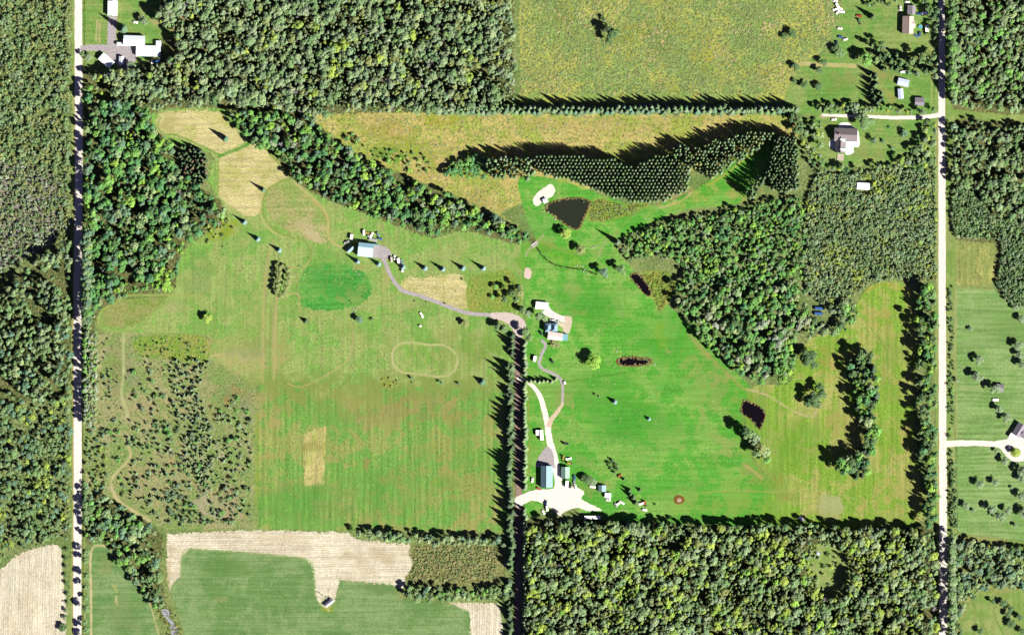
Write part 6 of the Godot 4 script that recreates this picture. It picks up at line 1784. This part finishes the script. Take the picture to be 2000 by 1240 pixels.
		{"name": "dark tall trees in the middle of the loop lawn", "called": "tree_belt", "one": "%s inside the loop lawn", "group": "belt inside the loop lawn",
			"poly": [1660, 692, 1688, 682, 1708, 700, 1714, 760, 1712, 830, 1716, 858, 1704, 880, 1694, 905, 1702, 918, 1682, 934, 1645, 928, 1626, 914, 1642, 898, 1684, 880, 1692, 850, 1682, 820, 1668, 788, 1662, 740], "gap": 4.8, "r": [2.2, 4.8], "h": [11, 18.5], "kind": "leafy", "tones": ["deep", "emerald", "bright", "deep", "lush", "pale"], "drop": 0.1, "mix": ["conifer", 0.3, "fir"], "seed": 92},
		{"name": "dark yard conifers south of the brown roofed house", "called": "tree_belt", "one": "%s in the dark group south of the brown roofed house", "group": "dark group south of the brown roofed house",
			"poly": [1698, 92, 1712, 76, 1735, 92, 1770, 112, 1805, 108, 1826, 120, 1824, 140, 1790, 146, 1745, 142, 1712, 132, 1706, 112], "gap": 5.0, "r": [2.0, 3.6], "h": [9, 16], "kind": "leafy", "tones": ["deep", "mid", "grey", "mid", "pale"], "drop": 0.1, "mix": ["conifer", 0.35, "deep"]},
		{"name": "dark conifer column beside the mobile home", "called": "tree_belt", "one": "%s in the column beside the mobile home", "group": "column beside the mobile home",
			"poly": [1698, 140, 1714, 146, 1722, 180, 1728, 205, 1705, 212, 1698, 180], "gap": 4.2, "r": [1.9, 3.2], "h": [10, 16], "kind": "conifer", "tones": ["deep", "fir", "mid"], "drop": 0.1},
		{"name": "tree belt along the north side of the white drive", "called": "tree_belt", "one": "%s in the belt along the white drive", "group": "belt along the white drive",
			"poly": [1590, 206, 1640, 200, 1690, 208, 1730, 206, 1780, 212, 1826, 212, 1826, 221, 1740, 222, 1660, 221, 1600, 218], "gap": 4.2, "r": [1.8, 3.4], "h": [6, 11], "kind": "leafy", "tones": ["mid", "grey", "mid", "yellow", "bright"], "drop": 0.1},
		{"name": "trees screening the dark roofed house to the west and south", "called": "tree_belt", "one": "%s in the screen round the dark roofed house", "group": "screen round the dark roofed house",
			"poly": [1545, 226, 1562, 226, 1572, 262, 1590, 236, 1606, 240, 1606, 300, 1612, 322, 1660, 326, 1720, 322, 1770, 310, 1790, 285, 1806, 262, 1804, 234, 1828, 234, 1828, 332, 1760, 332, 1700, 332, 1640, 336, 1585, 335, 1576, 300, 1562, 268, 1548, 256], "gap": 4.4, "r": [1.7, 3.6], "h": [5, 11], "kind": "leafy", "tones": ["deep", "mid", "grey", "yellow", "pale"], "drop": 0.14},
		{"name": "trees along the road by the brown roofed house", "called": "tree_belt", "one": "%s by the road at the brown roofed house", "group": "roadside trees at the brown roofed house",
			"poly": [1790, -20, 1832, -20, 1833, 120, 1828, 160, 1822, 140, 1824, 60, 1800, 12], "gap": 4.6, "r": [2.0, 3.4], "h": [8, 13], "kind": "leafy", "tones": ["mid", "deep", "grey"], "drop": 0.2},
		{"name": "small trees above the junk yard lawn", "called": "tree_belt", "one": "%s above the junk yard lawn", "group": "trees above the junk yard lawn",
			"poly": [1686, -16, 1755, -16, 1750, 8, 1715, 14, 1690, 10], "gap": 4.2, "r": [1.6, 2.8], "h": [4, 7], "kind": "leafy", "tones": ["deep", "mid"], "drop": 0.1},
		{"name": "dark hedge along the striped lawns", "called": "hedge", "one": "%s in the dark hedge along the striped lawns", "group": "hedge along the striped lawns",
			"poly": [1853.5, 560, 1864, 560, 1865, 856, 1854, 856], "gap": 2.6, "r": [1.0, 1.9], "h": [1.6, 3.6], "kind": "shrub", "tones": ["deep", "mid", "deep", "bright"], "drop": 0.35},
		{"name": "dark hedge south of the white drive", "called": "hedge", "one": "%s in the dark hedge south of the white drive", "group": "hedge south of the white drive",
			"poly": [1856, 880, 1868, 880, 1870, 1040, 1857, 1040], "gap": 2.6, "r": [1.2, 2.2], "h": [2.5, 5.0], "kind": "shrub", "tones": ["deep", "mid", "deep"], "drop": 0.2},
		{"name": "dark trees along the northern rim of the southern wood", "called": "tree_belt", "one": "%s on the northern rim of the southern wood", "group": "northern rim of the southern wood",
			"poly": [1060, 1016, 1140, 1018, 1230, 1020, 1340, 1024, 1500, 1024, 1620, 1026, 1740, 1030, 1800, 1030, 1800, 1040, 1600, 1038, 1400, 1034, 1200, 1032, 1060, 1032], "gap": 5.2, "r": [2.0, 3.6], "h": [11, 16], "kind": "leafy", "tones": ["deep", "mid", "mid", "grey"], "drop": 0.1, "mix": ["conifer", 0.2, "deep"]},
		{"name": "crowded junipers in the middle of the brush field", "called": "shrubbery", "one": "%s crowded in the middle of the brush field", "group": "crowded junipers of the brush field", "words": {"conifer": "juniper"},
			"poly": [326, 706, 360, 700, 412, 706, 400, 735, 385, 760, 400, 800, 412, 850, 428, 872, 425, 900, 405, 925, 418, 955, 400, 960, 380, 930, 355, 910, 350, 870, 345, 820, 335, 780, 330, 740], "gap": 3.7, "r": [1.0, 2.1], "h": [2.5, 6.0], "kind": "conifer", "tones": ["juniper", "mid", "juniper", "grey", "deep"], "drop": 0.2, "open": 0.35, "mix": ["shrub", 0.4, "grey"], "gapfreq": 0.05},
		{"name": "crowded bushes in the southern brush field", "called": "shrubbery", "one": "%s crowded in the south of the brush field", "group": "crowded bushes of the southern brush field",
			"poly": [322, 960, 345, 950, 365, 970, 385, 1000, 420, 1020, 400, 1030, 350, 1026, 330, 1000], "gap": 3.6, "r": [1.0, 2.2], "h": [2.0, 5.0], "kind": "shrub", "tones": ["deep", "mid", "blue", "grey"], "drop": 0.25},
		{"name": "scattered junipers over the dry brush field", "called": "shrubbery", "one": "%s scattered over the dry brush field", "group": "scattered junipers of the brush field", "words": {"conifer": "juniper"},
			"poly": [250, 815, 300, 812, 335, 830, 340, 900, 320, 950, 350, 940, 440, 860, 480, 820, 495, 860, 490, 1020, 420, 1020, 430, 940, 300, 990, 250, 975, 230, 950, 260, 900, 300, 890, 255, 860], "gap": 7.2, "mix": ["shrub", 0.35, "dull"], "r": [1.0, 2.2], "h": [2.2, 5.5], "kind": "conifer", "tones": ["juniper", "deep", "grey", "mid"], "drop": 0.3},
		{"name": "low bushes in the weedy north of the brush field", "called": "shrubbery", "one": "%s in the weedy north of the brush field", "group": "bushes in the weedy brush field",
			"poly": [266, 665, 320, 660, 400, 665, 405, 706, 340, 700, 330, 740, 270, 715], "gap": 5.0, "r": [0.7, 1.5], "h": [1.0, 3.0], "kind": "shrub", "tones": ["bright", "deep", "mid", "yellow"], "drop": 0.35},
		{"name": "low bushes along the west of the brush field", "called": "shrubbery", "one": "%s along the west of the brush field", "group": "bushes along the west of the brush field",
			"poly": [188, 655, 215, 655, 215, 830, 190, 860], "gap": 6.0, "r": [0.7, 1.5], "h": [1.0, 3.2], "kind": "shrub", "tones": ["deep", "mid", "olive"], "drop": 0.5},
		{"name": "bushes by the wood corner at the yellow weed patch", "called": "shrubbery", "one": "%s at the yellow weed patch by the western wood", "group": "bushes at the yellow weed patch",
			"poly": [398, 436, 450, 420, 458, 440, 436, 470, 405, 478, 388, 470], "gap": 5.0, "r": [0.8, 1.8], "h": [1.5, 3.5], "kind": "shrub", "tones": ["gold", "yellow", "deep", "mid"], "drop": 0.35},
		{"name": "bushes beside the creek mouth of the thicket", "called": "shrubbery", "one": "%s in the weedy corner of the thicket above the creek", "group": "bushes above the creek",
			"poly": [1212, 466, 1250, 448, 1290, 440, 1300, 460, 1260, 500, 1230, 515, 1215, 500], "gap": 4.4, "r": [1.2, 2.6], "h": [2.5, 7], "kind": "leafy", "tones": ["deep", "bright", "mid", "pale"], "drop": 0.3},
		{"name": "rough weeds roughening the pasture", "called": "meadow_grass", "one": "%s", "group": "", "category": "grass",
			"poly": [1018, -14, 1650, -14, 1630, 80, 1570, 120, 1540, 160, 1530, 186, 1018, 184], "gap": 2.3, "r": [0.6, 1.3], "h": [0.3, 0.8], "kind": "tuft", "tones": ["meadow", "weed", "meadow", "olive", "weed", "straw"], "drop": 0.2, "skew": 1.4},
		{"name": "tall goldenrod standing in the meadow strip", "called": "meadow_grass", "one": "%s", "group": "", "category": "grass",
			"poly": [620, 234, 640, 224, 860, 222, 1010, 225, 1400, 226, 1440, 232, 1380, 245, 1300, 262, 1200, 295, 1130, 275, 1000, 270, 940, 290, 860, 340, 960, 350, 1008, 350, 1010, 425, 985, 422, 900, 382, 800, 342, 700, 297], "gap": 2.4, "r": [0.5, 1.1], "h": [0.25, 0.7], "kind": "tuft", "tones": ["straw", "gold", "straw", "meadow", "weed"], "drop": 0.62, "skew": 1.4},
		{"name": "dry weeds tufting the brush field", "called": "meadow_grass", "one": "%s", "group": "", "category": "grass",
			"poly": [168, 660, 236, 654, 400, 660, 410, 704, 498, 752, 498, 1026, 330, 1032, 290, 1016, 215, 968, 168, 960], "gap": 3.2, "r": [0.5, 1.0], "h": [0.3, 0.9], "kind": "tuft", "tones": ["meadow", "straw", "weed", "meadow"], "drop": 0.5},
		{"name": "weeds and clover clumps in the mown western grounds", "called": "meadow_grass", "one": "%s", "group": "", "category": "grass",
			"poly": [340, 575, 400, 460, 440, 430, 600, 480, 1000, 480, 1010, 620, 990, 760, 960, 1030, 510, 1030, 510, 750, 410, 690, 240, 640], "gap": 4.6, "r": [0.35, 0.8], "h": [0.15, 0.4], "kind": "tuft", "tones": ["weed", "meadow", "lush", "meadow"], "drop": 0.35, "open": 0.1, "gapfreq": 0.01},
		{"name": "weeds and clover clumps in the bright lawns", "called": "meadow_grass", "one": "%s", "group": "", "category": "grass",
			"poly": [1030, 400, 1200, 480, 1300, 600, 1460, 760, 1560, 700, 1700, 570, 1780, 600, 1780, 1010, 1200, 1000, 1110, 900, 1120, 700], "gap": 5.0, "r": [0.35, 0.8], "h": [0.15, 0.4], "kind": "tuft", "tones": ["lush", "weed", "bright", "meadow"], "drop": 0.35, "open": 0.1, "gapfreq": 0.01},
		{"name": "bushy skirt along the foot of the long conifer row", "called": "shrubbery", "one": "%s in the skirt of the long conifer row", "group": "skirt of the long conifer row",
			"poly": [850, 216, 1000, 218, 1300, 218, 1555, 219, 1555, 226, 1300, 225, 1000, 225, 850, 223], "gap": 3.6, "r": [1.1, 2.3], "h": [1.8, 5.0], "kind": "shrub", "tones": ["lush", "mid", "grey", "bright"], "drop": 0.25},
		{"name": "bushes overgrowing the clearing of the southern wood", "called": "shrubbery", "one": "%s in the clearing of the southern wood", "group": "bushes in the southern clearing",
			"poly": [1585, 1090, 1606, 1072, 1650, 1084, 1658, 1125, 1645, 1160, 1622, 1166, 1592, 1146], "gap": 5.0, "r": [0.9, 2.4], "h": [1.2, 5.0], "kind": "shrub", "tones": ["mid", "yellow", "dull", "pale"], "drop": 0.35, "over": true},
		{"name": "mixed bushes spread through the whole brush field", "called": "shrubbery", "one": "%s spread through the brush field", "group": "bushes spread through the brush field",
			"poly": [196, 720, 262, 720, 300, 720, 330, 760, 345, 830, 405, 800, 430, 760, 496, 790, 496, 1020, 330, 1026, 290, 1008, 232, 968, 222, 940, 262, 900, 200, 900], "gap": 5.2, "r": [1.0, 3.0], "h": [1.4, 5.5], "kind": "shrub", "tones": ["mid", "dull", "lush", "grey", "juniper"], "drop": 0.35, "open": 0.08, "gapfreq": 0.028, "seed": 101},
		{"name": "rank weeds along the pale creek", "called": "meadow_grass", "one": "%s", "group": "", "category": "grass",
			"poly": [306, 1186, 330, 1184, 345, 1205, 356, 1235, 362, 1262, 326, 1262, 326, 1225, 312, 1205], "gap": 1.9, "r": [0.5, 1.3], "h": [0.6, 1.6], "kind": "tuft", "tones": ["weed", "gold", "olive"], "drop": 0.45},
		{"name": "standing stalks of the brown green crop", "called": "crop", "one": "%s", "group": "", "category": "crop",
			"poly": [812, 1068, 975, 1070, 968, 1138, 802, 1138], "gap": 1.9, "r": [0.7, 1.2], "h": [1.0, 1.7], "kind": "tuft", "tones": ["meadow", "straw", "weed"], "drop": 0.3},
		{"name": "reeds and tall weeds round the ponds and thicket edge", "called": "meadow_grass", "one": "%s", "group": "", "category": "grass",
			"poly": [1158, 396, 1175, 390, 1215, 400, 1268, 400, 1230, 420, 1180, 432, 1152, 428], "gap": 2.0, "r": [0.6, 1.1], "h": [0.6, 1.4], "kind": "tuft", "tones": ["gold", "yellow", "weed", "olive"], "drop": 0.2},
		{"name": "yellow reeds between the dark pond and the thicket", "called": "meadow_grass", "one": "%s", "group": "", "category": "grass",
			"poly": [1258, 536, 1290, 530, 1324, 548, 1314, 575, 1290, 608, 1282, 590, 1272, 566], "gap": 2.0, "r": [0.6, 1.2], "h": [0.6, 1.5], "kind": "tuft", "tones": ["gold", "yellow", "weed"], "drop": 0.2},
		{"name": "low undergrowth of the south western scrub", "called": "undergrowth", "one": "%s", "group": "", "category": "undergrowth",
			"poly": [-20, -20, 136, -20, 136, 1050, -20, 1080], "gap": 3.0, "r": [0.6, 1.3], "h": [0.5, 1.4], "kind": "tuft", "tones": ["weed", "olive", "mid"], "drop": 0.3},
	]
	for k in rims.size():
		var p := smooth(pl(rims[k][3]), 5)
		var z := {"name": "rusty reeds fringing the " + rims[k][0], "called": "reeds", "category": "reeds", "r": [0.4, 0.9]}
		for i in p.size():
			var d: Vector2 = p[i] - p[(i + 1) % p.size()]
			for j in 1 + int(d.length() / 1.6):
				if rng.randf() < (0.62 if k == 2 else 0.3):
					var q := p[i].lerp(p[(i + 1) % p.size()], rng.randf()) + Vector2(rng.randf_range(-1.6, 1.6), rng.randf_range(-1.6, 1.6)) * (1.6 if k == 2 else 0.8)
					var tone: String = ["rust", "straw", "olive", "weed", "rust"][rng.randi() % 5]
					grown.append(["tuft", rng.randi() % tufts.size(), at(q.x, q.y), rng.randf_range(0.5, 1.0), rng.randf_range(0.4, 1.2), TONE[tone], z, rng.randf() * TAU, tone])
	for z in list:
		if not z.has("category"):
			z.category = {"woodland": "woodland", "plantation": "plantation", "shrubbery": "scrub", "tree_belt": "trees", "hedge": "hedge"}[z.called]
		zone(z)
